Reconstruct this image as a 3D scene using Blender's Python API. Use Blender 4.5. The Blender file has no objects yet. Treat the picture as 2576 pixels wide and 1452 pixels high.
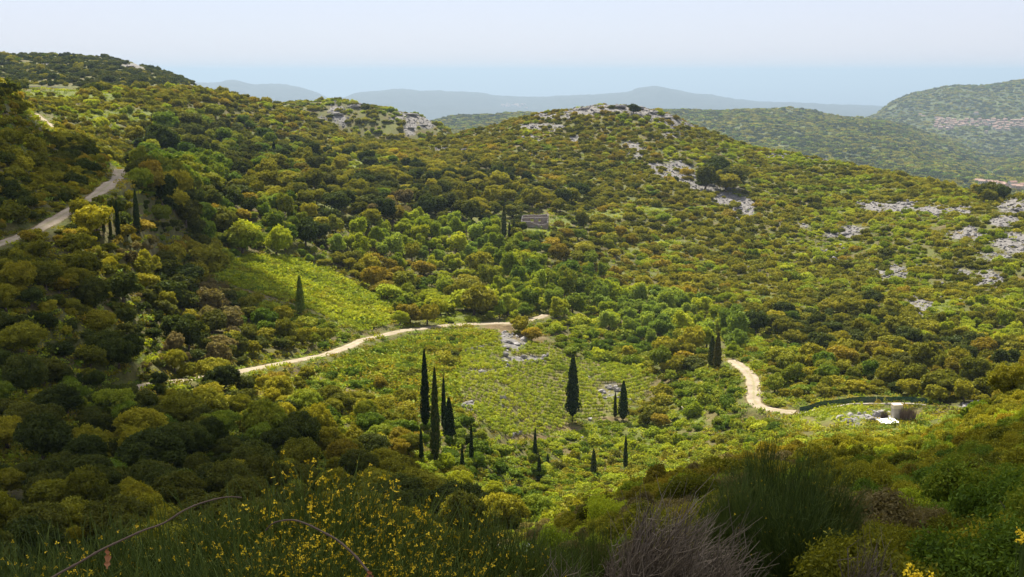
import bpy, math, random
import numpy as np
from mathutils import Vector, Matrix

random.seed(5)
RS = np.random.RandomState(11)
PI = math.pi
W, H, F = 2576.0, 1452.0, 2762.0
PITCH = math.radians(11.2)
CP, SP = math.cos(PITCH), math.sin(PITCH)
scene = bpy.context.scene
C = scene.collection

# ------------------------------------------------------------------ bearings
def ray(U, V):
    """bearing a = dx/dy and slope e = dz/dy of a sight line"""
    cx = (U - 1288.0) / F; cz = -(V - 726.0) / F
    dy = CP + cz * SP; dz = -SP + cz * CP
    return cx / dy, dz / dy
def proj(x, y, z):
    d = y * CP - z * SP
    return 1288.0 + F * x / d, 726.0 - F * (y * SP + z * CP) / d
def pchip(x, y, xi):
    x = np.asarray(x, float); y = np.asarray(y, float); xi = np.clip(xi, x[0], x[-1])
    h = np.diff(x); d = np.diff(y) / h
    m = np.zeros_like(y)
    if len(x) > 2:
        w1 = 2 * h[1:] + h[:-1]; w2 = h[1:] + 2 * h[:-1]
        ok = d[:-1] * d[1:] > 0
        dd = np.where(ok, d[:-1] * d[1:], 1.0)
        m[1:-1] = np.where(ok, (w1 + w2) * dd / np.where(ok, w1 * d[1:] + w2 * d[:-1], 1.0), 0)
    m[0] = d[0]; m[-1] = d[-1]
    i = np.clip(np.searchsorted(x, xi) - 1, 0, len(x) - 2)
    t = (xi - x[i]) / h[i]
    t2 = t * t; t3 = t2 * t
    return (2*t3-3*t2+1)*y[i] + (t3-2*t2+t)*h[i]*m[i] + (-2*t3+3*t2)*y[i+1] + (t3-t2)*h[i]*m[i+1]

# ------------------------------------------------------------------ noise
assert True
_P = np.random.RandomState(3).permutation(256); _P = np.concatenate([_P, _P, _P])
_G = np.random.RandomState(4).uniform(0, 2 * PI, 256)
_GX, _GY = np.cos(_G), np.sin(_G)
def perlin(x, y):
    xi = np.floor(x).astype(int); yi = np.floor(y).astype(int)
    xf = x - xi; yf = y - yi
    u = xf*xf*xf*(xf*(xf*6-15)+10); v = yf*yf*yf*(yf*(yf*6-15)+10)
    def g(ix, iy, dx, dy):
        k = _P[_P[ix & 255] + (iy & 255)]
        return _GX[k] * dx + _GY[k] * dy
    a = g(xi, yi, xf, yf); b = g(xi+1, yi, xf-1, yf)
    c = g(xi, yi+1, xf, yf-1); d = g(xi+1, yi+1, xf-1, yf-1)
    return (a*(1-u)+b*u)*(1-v) + (c*(1-u)+d*u)*v
def fbm(x, y, o=4):
    s = 0; f = 1.0; A = 1.0
    for k in range(o):
        s = s + A * perlin(x*f + 17.3*k, y*f + 5.1*k); f *= 2.03; A *= .5
    return s

# ------------------------------------------------------------------ terrain from feature lines
# each line: (vegetation height in m, [(U, V, y) ...]); V None -> ('z', metres)
LINES = [
 (0, [(-600,('z',-1.9),1.5),(1288,('z',-1.9),1.5),(3200,('z',-1.9),1.5)]),
 (0, [(-600,('z',-3.9),5),(900,('z',-3.9),5),(1400,('z',-3.4),5),(3200,('z',-3.3),5)]),
 (0, [(-600,('z',-6.2),9),(900,('z',-6.2),9),(1350,('z',-5.6),9),(1700,('z',-5.2),9),(3200,('z',-4.9),9)]),
 (0, [(-600,('z',-11),14),(800,('z',-11),14),(1150,('z',-10),15),(1400,('z',-9.2),17),(1700,('z',-8.3),17),(2100,('z',-8),17),(3200,('z',-7.4),17)]),
 (1.0, [(-600,('z',-19),26),(600,('z',-18.5),26),(900,('z',-17),27),(1200,('z',-15),29),(1420,1290,34),(1600,1205,42),(1800,1136,52),(2000,1106,62),(2300,1080,74),(2576,968,85),(3200,850,100)]),
 (0, [(-600,1400,62),(600,1430,70),(900,1400,76),(1200,1370,82),(1400,1300,92),(1600,1240,102),(1800,1200,112),(2000,1185,124),(2300,1140,135),(2576,1090,148),(3200,1000,150)]),
 (0, [(-600,1150,110),(0,1160,115),(600,1170,125),(900,1200,138),(1200,1150,180),(1330,1108,215),(1440,1090,228),(1640,1075,232),(1800,1068,222),(2000,1062,206),(2300,1068,192),(2576,1040,198),(3200,1000,200)]),
 (0, [(-600,1010,138),(0,990,140),(370,968,172),(600,935,200),(840,885,243),(1000,834,285),(1100,822,296),(1200,816,302),(1290,814,306),(1360,799,318),(1500,880,298),(1640,935,278),(1770,950,262),(1870,945,252),(2000,1000,228),(2200,998,222),(2400,1000,216),(2576,985,226),(3200,950,240)]),
 (0, [(-600,800,160),(0,790,162),(300,740,200),(600,655,318),(900,705,345),(1100,725,360),(1300,705,370),(1500,745,372),(1700,785,358),(1900,805,338),(2100,865,305),(2300,878,296),(2576,880,298),(3200,880,300)]),
 (0, [(-600,660,175),(0,618,190),(70,590,198),(130,560,210),(200,520,224),(240,492,234),(300,458,252),(400,478,300),(600,488,392),(900,528,425),(1100,568,438),(1350,574,450),(1600,600,462),(1900,645,455),(2200,705,415),(2576,725,375),(3200,720,375)]),
 (1.6, [(-600,100,280),(0,208,305),(36,234,315),(65,266,322),(105,300,326),(137,322,326),(217,358,312),(262,400,292),(330,440,300),(400,430,362),(600,400,490),(900,422,555),(1100,430,570),(1350,420,580),(1600,420,590),(1900,500,560),(2200,548,510),(2576,610,440),(3200,600,440)]),
 (0, [(-600,180,420),(0,262,420),(65,280,420),(123,318,410),(200,342,430),(300,380,460),(400,370,500),(600,350,600),(900,382,645),(1100,390,650),(1350,350,660),(1600,340,670),(1900,430,650),(2200,484,600),(2576,530,500),(3200,520,500)]),
 (2.2, [(-600,190,585),(0,200,600),(55,214,603),(200,219,606),(240,208,625),(300,208,640),(400,214,660),(500,218,680),(600,242,700),(720,272,720),(800,300,722),(860,326,722),(940,348,722),(1000,350,725),(1100,345,728),(1150,333,730),(1250,308,735),(1330,288,738),(1400,274,740),(1480,261,740),(1560,258,740),(1650,272,740),(1720,299,740),(1790,328,735),(1860,354,730),(1960,378,720),(2100,400,700),(2200,424,680),(2330,450,640),(2440,477,600),(2500,500,560),(2540,492,535),(2576,486,520),(3200,430,480)]),
 (0, [(-600,240,680),(0,235,680),(200,240,690),(500,262,760),(700,330,780),(860,372,790),(1000,380,790),(1150,380,810),(1330,345,830),(1560,320,840),(1720,360,840),(1900,420,820),(2200,480,780),(2440,540,700),(2576,560,620),(3200,520,600)]),
 (2.5, [(-600,150,1100),(-100,134,1140),(0,139,1150),(130,140,1160),(250,146,1160),(330,160,1160),(370,166,1150),(430,184,1130),(480,204,1110),(500,222,1090),(560,262,1050),(640,278,950),(700,262,900),(760,252,890),(850,250,890),(920,262,890),(960,263,890),(1000,276,890),(1040,282,890),(1080,300,890),(1130,326,890),(1160,352,900),(1250,380,920),(1500,400,950),(2000,470,950),(2440,600,820),(3200,620,760)]),
 (0, [(-600,300,1500),(500,330,1500),(1000,420,1450),(1150,470,1450),(1500,520,1500),(2000,560,1500),(2400,575,1450),(2576,580,1400),(3200,600,1400)]),
 (0, [(-600,310,2300),(500,340,2300),(1000,380,2300),(1500,400,2300),(1760,425,2250),(2000,440,2200),(2300,470,2050),(2576,492,1950),(3200,520,1900)]),
 (4, [(-600,270,3600),(500,300,3600),(1000,310,3600),(1100,304,3600),(1160,297,3600),(1240,290,3600),(1340,284,3600),(1500,290,3600),(1650,275,3600),(1760,282,3600),(1850,275,3600),(1900,272,3600),(2000,277,3600),(2100,287,3600),(2150,290,3600),(2200,298,3576),(2260,312,3552),(2340,345,3480),(2400,368,3420),(2500,410,3300),(2576,395,3240),(2700,370,3240),(3200,360,3240)]),
 (0, [(-600,330,4080),(2000,330,4080),(2150,330,4080),(2200,332,4080),(2300,352,4080),(2400,380,4020),(2500,400,3960),(2576,405,3900),(3200,400,3840)]),
 (0, [(-600,320,4560),(2000,330,4560),(2200,318,4560),(2340,316,4500),(2450,318,4440),(2576,322,4440),(3200,320,4440)]),
 (4, [(-600,330,5280),(1900,330,5280),(2100,318,5280),(2200,292,5280),(2230,270,5280),(2260,252,5280),(2340,229,5280),(2400,217,5280),(2480,215,5280),(2540,206,5280),(2576,203,5280),(2700,190,5280),(3200,170,5280)]),
 (0, [(-600,310,8000),(500,310,8000),(2000,320,8000),(3200,300,8000)]),
 (0, [(-600,285,13500),(500,290,13500),(1100,298,13500),(2000,300,13500),(3200,290,13500)]),
 (0, [(-600,250,17500),(0,240,17500),(440,214,17500),(500,209,17500),(540,210,17500),(580,200,17500),(640,211,17500),(700,211,17500),(760,221,17500),(800,236,17500),(832,248,17500),(858,248,17500),(900,235,17500),(960,229,17500),(1010,225,17500),(1060,230,17500),(1130,232,17500),(1200,235,17500),(1250,243,17500),(1340,245,17500),(1420,240,17500),(1500,238,17500),(1580,231,17500),(1610,222,17500),(1650,219,17500),(1690,226,17500),(1750,238,17500),(1830,247,17500),(1900,256,17500),(2000,260,17500),(2100,264,17500),(2220,269,17500),(2400,280,17500),(3200,300,17500)]),
 (0, [(-600,335,26000),(3200,335,26000)]),
]
def line_ae(L):
    vh, pts = L
    out = []
    for (U, V, y) in pts:
        if isinstance(V, tuple):
            e = V[1] / y; cz = (e*CP + SP) / (CP - e*SP); V = 726 - cz*F
        else:
            V = V + vh * F / y
        a, e = ray(U, V); out.append((a, e, y))
    out.sort()
    return np.array(out)
AG = np.concatenate([np.linspace(-1.5, -.58, 40)[:-1], np.linspace(-.58, .58, 1000), np.linspace(.58, 1.5, 40)[1:]])
YG = np.concatenate([np.exp(np.linspace(math.log(1.5), math.log(100), 260))[:-1],
                     np.exp(np.linspace(math.log(100), math.log(800), 900))[:-1],
                     np.exp(np.linspace(math.log(800), math.log(26000), 570))])
NA, NY = len(AG), len(YG)
LY = np.log(YG)
ly = []; lz = []
for L in LINES:
    A = line_ae(L)
    yy = pchip(A[:, 0], A[:, 2], AG); ee = pchip(A[:, 0], A[:, 1], AG)
    ly.append(np.log(yy)); lz.append(ee * yy)
ly = np.array(ly); lz = np.array(lz)
for k in range(1, len(LINES)):
    ly[k] = np.maximum(ly[k], ly[k-1] + .02)
Z = np.zeros((NY, NA))
for j in range(NA):
    Z[:, j] = pchip(ly[:, j], lz[:, j], LY)
GX = AG[None, :] * YG[:, None]; GY = np.repeat(YG[:, None], NA, 1)
def smooth_amp(y, pts):
    return np.interp(np.log(y), [math.log(p[0]) for p in pts], [p[1] for p in pts])
near = smooth_amp(GY, [(4, .1), (20, .3), (100, .8), (700, 1.3), (1200, 2), (1500, 6), (2500, 9), (9000, 14), (25000, 5)])
scl = smooth_amp(GY, [(4, 5), (20, 9), (100, 22), (900, 40), (2000, 160), (9000, 800), (25000, 900)])
# noise at fixed world scales, blended by distance
Z += fbm(GX/14.0, GY/14.0, 4) * smooth_amp(GY, [(4, .1), (60, .5), (120, .7), (900, 1.0), (1500, .5), (2500, 0)])
Z += fbm(GX/60.0 + 9, GY/60.0, 3) * smooth_amp(GY, [(30, .0), (120, 1.0), (500, 1.8), (1500, 5), (3000, 4), (5000, 0)])
Z += fbm(GX/330.0, GY/330.0 + 4, 4) * smooth_amp(GY, [(900, .0), (1400, 10), (3000, 22), (4400, 22), (9000, 25), (17000, 30), (25000, 10)])
Z += fbm(GX/2200.0, GY/2200.0 + 4, 4) * smooth_amp(GY, [(6000, .0), (13000, 80), (18000, 25), (25000, 10)])

def gz(x, y):
    """ground height, bilinear"""
    x = np.asarray(x, float); y = np.asarray(y, float)
    a = x / y
    j = np.clip(np.searchsorted(AG, a) - 1, 0, NA - 2); i = np.clip(np.searchsorted(YG, y) - 1, 0, NY - 2)
    ta = np.clip((a - AG[j]) / (AG[j+1] - AG[j]), 0, 1); ty = np.clip((y - YG[i]) / (YG[i+1] - YG[i]), 0, 1)
    return (Z[i, j]*(1-ta) + Z[i, j+1]*ta)*(1-ty) + (Z[i+1, j]*(1-ta) + Z[i+1, j+1]*ta)*ty
def hit(U, V, ymin=4.0, ymax=1e9):
    """where a sight line meets the ground"""
    a, e = ray(U, V)
    j = int(np.clip(np.searchsorted(AG, a) - 1, 0, NA - 2)); t = (a - AG[j]) / (AG[j+1] - AG[j])
    col = Z[:, j]*(1-t) + Z[:, j+1]*t
    ok = (col >= e * YG) & (YG > ymin)
    i = int(np.argmax(ok)) if ok.any() else NY - 1
    i = max(i, 1)
    d0 = e*YG[i-1] - col[i-1]; d1 = e*YG[i] - col[i]
    s = 0.5 if d0 == d1 else min(max(d0 / (d0 - d1), 0), 1)
    y = YG[i-1] + s * (YG[i] - YG[i-1])
    y = min(y, ymax)
    return a * y, y, float(gz(a * y, y))

# ------------------------------------------------------------------ tracks: paths, and the ground levelled under them
def catmull(P, n=8):
    P = [np.array(p, float) for p in P]; Q = [2*P[0]-P[1]] + P + [2*P[-1]-P[-2]]; out = []
    for i in range(1, len(Q) - 2):
        for k in range(n):
            t = k / n
            out.append(.5*((2*Q[i]) + (-Q[i-1]+Q[i+1])*t + (2*Q[i-1]-5*Q[i]+4*Q[i+1]-Q[i+2])*t*t + (-Q[i-1]+3*Q[i]-3*Q[i+1]+Q[i+2])*t**3))
    out.append(Q[-2]); return np.array(out)
TRACKS = [  # name, pixel path, width, min distance
 ('track', [(-160,660),(-60,635),(0,612),(70,588),(130,558),(200,518),(238,492),(272,464),(294,452),(303,440),(296,427)], 3.5, 150, 420, 'track_bend'),
 ('track', [(128,322),(118,312),(100,298),(84,286),(66,278),(40,276)], 3.2, 395, 500, 'track_far'),
 ('track', [(300,985),(372,968),(430,962),(480,955),(560,942),(600,934),(680,921),(760,905),(840,885),(890,866),(930,850),(1000,834),(1100,822),(1200,816),(1290,813),(1330,806),(1358,798),(1372,792)], 3.0, 130, 420, 'track_low'),
 ('track', [(1840,908),(1868,924),(1890,950),(1897,975),(1895,1000),(1902,1018),(1930,1030),(1970,1034),(2008,1036)], 3.4, 170, 320, 'track_right'),
]
paths = []
for (nm, px, w, y0, y1, oid) in TRACKS:
    P = [hit(u, v, y0, y1) for (u, v) in px]
    P = catmull([p[:2] for p in P], 6)
    for _ in range(2):
        P[1:-1] = (P[:-2] + 2*P[1:-1] + P[2:]) / 4
    # resample about every metre
    seg = np.r_[0, np.cumsum(np.hypot(*np.diff(P, axis=0).T))]
    s = np.arange(0, seg[-1], .8)
    P = np.c_[np.interp(s, seg, P[:, 0]), np.interp(s, seg, P[:, 1])]
    zz = gz(P[:, 0], P[:, 1])
    k = np.ones(15) / 15
    zz = np.convolve(np.pad(zz, 7, mode='edge'), k, 'valid')
    paths.append((nm, P, zz, w, oid))
TRACKD = np.full((NY, NA), 99.0)
for (nm, P, zz, w, oid) in paths:
    reach = w / 2 + 3.5
    ya, yb = P[:, 1].min() - reach, P[:, 1].max() + reach
    i0, i1 = np.searchsorted(YG, ya), np.searchsorted(YG, yb)
    for i in range(max(i0, 0), min(i1 + 1, NY)):
        y = YG[i]; sel = np.abs(P[:, 1] - y) < reach
        if not sel.any(): continue
        q = P[sel]; qz = zz[sel]
        x0, x1 = q[:, 0].min() - reach, q[:, 0].max() + reach
        j0, j1 = np.searchsorted(AG, x0 / y), np.searchsorted(AG, x1 / y)
        if j1 <= j0: continue
        xs = AG[j0:j1] * y
        d = np.hypot(xs[:, None] - q[None, :, 0], y - q[None, :, 1]); m = d.argmin(1); dm = d[np.arange(len(xs)), m]
        t = np.clip((dm - w/2 - .5) / 3.0, 0, 1); t = t*t*(3-2*t)
        Z[i, j0:j1] = Z[i, j0:j1]*t + qz[m]*(1-t)
        TRACKD[i, j0:j1] = np.minimum(TRACKD[i, j0:j1], dm - w/2)
def track_dist(x, y):
    a = np.asarray(x) / np.asarray(y)
    return TRACKD[np.clip(np.searchsorted(YG, y), 0, NY-1), np.clip(np.searchsorted(AG, a), 0, NA-1)]
EG = Z / YG[:, None]
EMAX = np.maximum.accumulate(EG, 0)
def visible(x, y, z, h=2.0, slack=0.004):
    a = x / y
    i = max(int(np.searchsorted(YG, y)) - 3, 0); j = min(max(int(np.searchsorted(AG, a)), 0), NA-1)
    return (z + h) / y > EMAX[i, j] - slack

# ------------------------------------------------------------------ picture zones
def inpoly(u, v, P):
    u = np.asarray(u, float); v = np.asarray(v, float); c = np.zeros(u.shape, bool); n = len(P)
    for i in range(n):
        x0, y0 = P[i]; x1, y1 = P[(i+1) % n]
        if y0 == y1: continue
        c ^= ((y0 > v) != (y1 > v)) & (u < (x1-x0)*(v-y0)/(y1-y0) + x0)
    return c
MEADOW = [(528,668),(600,648),(640,640),(760,652),(850,690),(905,720),(985,762),(985,815),(900,835),(830,800),(750,765),(660,740),(590,718),(540,700)]
VINE = [(1170,868),(1230,838),(1290,845),(1350,870),(1400,882),(1500,915),(1600,925),(1650,950),(1625,990),(1590,1020),(1560,1048),(1450,1062),(1390,1090),(1290,1105),(1225,1085),(1165,1015),(1135,955)]
LOWGREEN = [(900,880),(1100,832),(1250,830),(1250,860),(1150,880),(1140,950),(1160,1010),(1110,1040),(1000,1010),(880,960),(800,930)]
GRASSES = [  # u, v, ru, rv
 (330,292,130,14),(200,240,170,12),(1130,800,50,18),(1750,1050,90,18),(1640,1078,60,14),(2070,1052,60,18),(2140,1040,60,20),(2160,490,80,10),(1380,585,60,14),(1420,555,40,10),(900,425,40,18),(1450,1090,60,18),
 (1650,530,40,10),(2130,1030,40,12),(360,905,20,12),(2380,790,30,40),(450,985,40,6),(1530,540,60,10),(1680,620,60,18)]
ROCKS = [
 (1560,266,110,14,1),(1470,276,55,16,1),(1655,284,70,16,1),(1380,293,60,8,.8),(1350,318,50,7,.8),(1395,322,25,8,.8),(1700,310,40,12,.8),(1760,318,25,8,.8),
 (1690,428,55,20,1),(1745,452,45,14,1),(1790,472,60,8,1),(1825,500,28,18,1),(1875,520,32,22,1),(1860,545,22,10,.8),(1600,378,22,20,.8),(1445,350,15,12,.7),
 (1125,377,40,6,.8),(1340,350,25,8,.6),(1330,395,20,8,.5),(1580,365,15,10,.6),(1935,390,50,10,.5),(2060,405,40,6,.7),
 (2240,520,70,14,1),(2330,532,60,11,1),(2130,585,55,14,.8),(2180,510,30,8,.7),(2400,530,50,10,.8),(2558,520,42,20,1),(2530,556,40,14,.9),(2440,588,50,16,1),(2550,612,45,24,1),(2500,645,40,12,.6),(2250,690,40,22,.8),(2490,705,35,22,.8),(2310,770,30,22,.7),(2410,690,30,15,.6),(2100,660,60,12,.4),(2000,560,40,12,.4),
 (848,284,20,22,.9),(895,268,24,7,.9),(862,306,14,14,.7),(1020,284,22,9,.9),(1050,298,34,12,.9),(1032,322,18,16,.9),(1072,316,22,9,.8),(812,302,15,10,.6),(1000,300,20,8,.6),
 (335,168,28,8,1),(110,163,18,4,.6),(490,212,16,10,.9),(1690,340,25,8,.6),
 (1292,866,30,15,.85),(1325,904,52,9,.8),(1275,852,16,14,.7),(1275,900,14,22,.5),(1535,985,35,20,.6),(1215,938,40,7,.55),(1180,1020,18,12,.5),
 (2150,1060,30,14,.5),(2215,1050,40,12,.5),(2460,1022,45,9,.8)]
DIRT = [(1260,826,50,14,1),(1330,850,50,12,.9),(1370,880,50,7,.8),(2040,1058,30,12,.5),(2090,1070,30,12,.5),(1790,1048,20,18,.7),(1180,1010,25,25,.5),(1400,1078,70,7,.9),(1525,1053,55,6,.8),(1325,1100,60,8,.9),(1500,916,60,5,.8),(1605,934,35,5,.7),(1150,985,10,30,.8),(1200,1050,20,14,.8)]
def zone_masks(u, v, n):
    """rock, grass, dirt amounts at a ground point; n is a noise value"""
    rock = np.zeros_like(u); grass = np.zeros_like(u); dirt = np.zeros_like(u)
    for (a, b, c, d, s) in ROCKS:
        q = ((u-a)/c)**2 + ((v-b)/d)**2
        rock = np.maximum(rock, np.clip(1.35 - q*.75, 0, 1) * s)
    for (a, b, c, d) in GRASSES:
        q = ((u-a)/c)**2 + ((v-b)/d)**2
        grass = np.maximum(grass, np.clip(1.6 - q, 0, 1))
    for (a, b, c, d, s) in DIRT:
        q = ((u-a)/c)**2 + ((v-b)/d)**2
        dirt = np.maximum(dirt, np.clip(1.5 - q, 0, 1) * s)
    rock = np.clip(rock + n * .75 * (rock > 0), 0, 1)
    return rock, grass, dirt

# ------------------------------------------------------------------ object helpers
def mesh_np(name, V, Fq, mats=(), midx=None, rnd=None, smooth=False):
    """V (n,3); Fq (m,k) or a list of such arrays"""
    if not isinstance(Fq, list): Fq = [Fq]
    Fq = [np.asarray(f, np.int32) for f in Fq if len(f)]
    me = bpy.data.meshes.new(name)
    V = np.asarray(V, np.float32)
    me.vertices.add(len(V)); me.vertices.foreach_set('co', V.ravel())
    nl = sum(f.size for f in Fq); nf = sum(len(f) for f in Fq)
    me.loops.add(nl); me.loops.foreach_set('vertex_index', np.concatenate([f.ravel() for f in Fq]))
    me.polygons.add(nf)
    tot = np.concatenate([np.full(len(f), f.shape[1], np.int32) for f in Fq])
    st = np.r_[0, np.cumsum(tot)[:-1]].astype(np.int32)
    me.polygons.foreach_set('loop_start', st)
    if midx is not None: me.polygons.foreach_set('material_index', np.asarray(midx, np.int32))
    me.polygons.foreach_set('use_smooth', np.full(nf, smooth))
    if rnd is not None:
        at = me.attributes.new('rnd', 'FLOAT', 'POINT'); at.data.foreach_set('value', np.asarray(rnd, np.float32))
    for m in mats: me.materials.append(m)
    me.update(calc_edges=True); me.validate()
    return me
def link(name, me, parent=None, loc=None, rz=0, sc=None):
    o = bpy.data.objects.new(name, me); C.objects.link(o)
    if parent is not None: o.parent = parent
    if loc is not None: o.location = loc
    if rz: o.rotation_euler = (0, 0, rz)
    if sc is not None: o.scale = sc if hasattr(sc, '__len__') else (sc, sc, sc)
    return o
def tag(o, label, cat, group=None, kind=None):
    o['label'] = label; o['category'] = cat
    if group: o['group'] = group
    if kind: o['kind'] = kind
    return o
def join(parts):
    """[(V, F list, midx, rnd)] -> one"""
    Vs = []; byk = {}; off = 0; R = []
    for (V, Fl, mi, r) in parts:
        V = np.asarray(V, float)
        for f in (Fl if isinstance(Fl, list) else [Fl]):
            f = np.asarray(f, int)
            if len(f): byk.setdefault(f.shape[1], []).append((f + off, np.full(len(f), mi)))
        Vs.append(V); R.append(np.full(len(V), r) if np.isscalar(r) else np.asarray(r)); off += len(V)
    Fs = []; M = []
    for k in byk:
        Fs.append(np.concatenate([a for a, b in byk[k]])); M.append(np.concatenate([b for a, b in byk[k]]))
    return np.concatenate(Vs), Fs, np.concatenate(M), np.concatenate(R)
def box(x0, y0, z0, x1, y1, z1):
    V = [(x0,y0,z0),(x1,y0,z0),(x1,y1,z0),(x0,y1,z0),(x0,y0,z1),(x1,y0,z1),(x1,y1,z1),(x0,y1,z1)]
    return np.array(V, float), np.array([(3,2,1,0),(4,5,6,7),(0,1,5,4),(1,2,6,5),(2,3,7,6),(3,0,4,7)])
def tube(P, R, n=5):
    P = np.asarray(P, float); R = np.asarray(R, float); m = len(P)
    T = np.gradient(P, axis=0); T /= np.linalg.norm(T, axis=1)[:, None] + 1e-9
    up = np.array([0, 0, 1.0]) if abs(T[0, 2]) < .9 else np.array([1.0, 0, 0])
    A = np.cross(T, up); A /= np.linalg.norm(A, axis=1)[:, None] + 1e-9; B = np.cross(T, A)
    th = np.arange(n) * 2 * PI / n
    V = (P[:, None] + R[:, None, None] * (np.cos(th)[None, :, None]*A[:, None] + np.sin(th)[None, :, None]*B[:, None])).reshape(-1, 3)
    i = np.arange(m-1)[:, None]*n; k = np.arange(n)[None]; k2 = (k+1) % n
    Fq = np.stack([i+k, i+k2, i+n+k2, i+n+k], -1).reshape(-1, 4)
    return V, Fq
_ico = {}
def ico(sub):
    if sub not in _ico:
        import bmesh
        bm = bmesh.new(); bmesh.ops.create_icosphere(bm, subdivisions=sub, radius=1)
        bm.verts.ensure_lookup_table()
        _ico[sub] = (np.array([v.co[:] for v in bm.verts]), np.array([[v.index for v in f.verts] for f in bm.faces])); bm.free()
    return _ico[sub][0].copy(), _ico[sub][1].copy()
def unit(v): return v / (np.linalg.norm(v, axis=-1, keepdims=True) + 1e-9)

# ------------------------------------------------------------------ materials
def new_mat(name):
    m = bpy.data.materials.new(name); m.use_nodes = True; nt = m.node_tree; nt.nodes.clear()
    out = nt.nodes.new('ShaderNodeOutputMaterial')
    return m, nt, out
def nd(nt, t, **kw):
    n = nt.nodes.new(t)
    for k, v in kw.items():
        if k in n.inputs: n.inputs[k].default_value = v
        else: setattr(n, k, v)
    return n
def noise(nt, vec, scale, detail=4, rough=.55):
    n = nd(nt, 'ShaderNodeTexNoise', Scale=scale, Detail=detail, Roughness=rough)
    nt.links.new(vec, n.inputs['Vector']); return n.outputs[0]
def ramp(nt, fac, stops):
    r = nt.nodes.new('ShaderNodeValToRGB'); cr = r.color_ramp
    while len(cr.elements) < len(stops): cr.elements.new(.5)
    for e, (p, c) in zip(cr.elements, stops):
        e.position = p; e.color = tuple(c) + (1,) if hasattr(c, '__len__') else (c, c, c, 1)
    nt.links.new(fac, r.inputs[0]); return r.outputs[0]
def mix(nt, f, a, b, mode='MIX'):
    m = nt.nodes.new('ShaderNodeMix'); m.data_type = 'RGBA'; m.blend_type = mode
    for s, v in ((0, f), (6, a), (7, b)):
        if hasattr(v, 'links') or hasattr(v, 'is_output'): nt.links.new(v, m.inputs[s])
        else: m.inputs[s].default_value = v if s == 0 else tuple(v) + (1,)
    return m.outputs[2]
def mth(nt, op, a, b=0.0, clamp=False):
    m = nt.nodes.new('ShaderNodeMath'); m.operation = op; m.use_clamp = clamp
    for s, v in ((0, a), (1, b)):
        if hasattr(v, 'is_output'): nt.links.new(v, m.inputs[s])
        else: m.inputs[s].default_value = v
    return m.outputs[0]
def position(nt): return nt.nodes.new('ShaderNodeNewGeometry').outputs['Position']
def attr(nt, name, out='Fac', typ='GEOMETRY'):
    a = nt.nodes.new('ShaderNodeAttribute'); a.attribute_name = name; a.attribute_type = typ; return a.outputs[out]
def surf(nt, out, col, rough=.8, bump=None, bs=.3, bd=.1, spec=.2):
    b = nd(nt, 'ShaderNodeBsdfPrincipled', Roughness=rough); b.inputs['Specular IOR Level'].default_value = spec
    if hasattr(col, 'is_output'): nt.links.new(col, b.inputs['Base Color'])
    else: b.inputs['Base Color'].default_value = tuple(col) + (1,)
    if bump is not None:
        bn = nd(nt, 'ShaderNodeBump', Strength=bs, Distance=bd); nt.links.new(bump, bn.inputs['Height'])
        nt.links.new(bn.outputs[0], b.inputs['Normal'])
    nt.links.new(b.outputs[0], out.inputs['Surface']); return b
LEAFGAIN = 1.68
def leaf_mat(name, cols, transl=.26, vary=.38, patch=None, gloss=.03):
    """cols: ramp of leaf pigments; each leaf and each plant takes its own mix"""
    m, nt, out = new_mat(name)
    r = attr(nt, 'rnd')
    oi = nt.nodes.new('ShaderNodeObjectInfo').outputs['Random']
    w = noise(nt, position(nt), .035, 2)
    f = mth(nt, 'ADD', mth(nt, 'MULTIPLY', r, .45), mth(nt, 'MULTIPLY', oi, .55))
    f = mth(nt, 'ADD', f, mth(nt, 'MULTIPLY', mth(nt, 'SUBTRACT', w, .5), .9), 1)
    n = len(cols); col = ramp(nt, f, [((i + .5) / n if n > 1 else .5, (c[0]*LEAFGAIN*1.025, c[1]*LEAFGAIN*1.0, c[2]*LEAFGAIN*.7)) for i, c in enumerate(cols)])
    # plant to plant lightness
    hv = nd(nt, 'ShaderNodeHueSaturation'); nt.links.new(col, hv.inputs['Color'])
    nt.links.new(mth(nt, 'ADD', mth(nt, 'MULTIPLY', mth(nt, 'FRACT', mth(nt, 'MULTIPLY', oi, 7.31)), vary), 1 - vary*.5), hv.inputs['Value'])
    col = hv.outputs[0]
    d = nd(nt, 'ShaderNodeBsdfDiffuse'); t = nd(nt, 'ShaderNodeBsdfTranslucent'); g = nd(nt, 'ShaderNodeBsdfGlossy', Roughness=.45)
    nt.links.new(col, d.inputs[0])
    tc = mix(nt, 1.0, col, (1.15, 1.1, .55), 'MULTIPLY'); nt.links.new(tc, t.inputs[0])
    g.inputs[0].default_value = (.35, .38, .38, 1)
    a = nt.nodes.new('ShaderNodeMixShader'); a.inputs[0].default_value = transl
    nt.links.new(d.outputs[0], a.inputs[1]); nt.links.new(t.outputs[0], a.inputs[2])
    b = nt.nodes.new('ShaderNodeMixShader'); b.inputs[0].default_value = gloss * .4
    nt.links.new(a.outputs[0], b.inputs[1]); nt.links.new(g.outputs[0], b.inputs[2])
    nt.links.new(b.outputs[0], out.inputs['Surface'])
    return m
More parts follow.
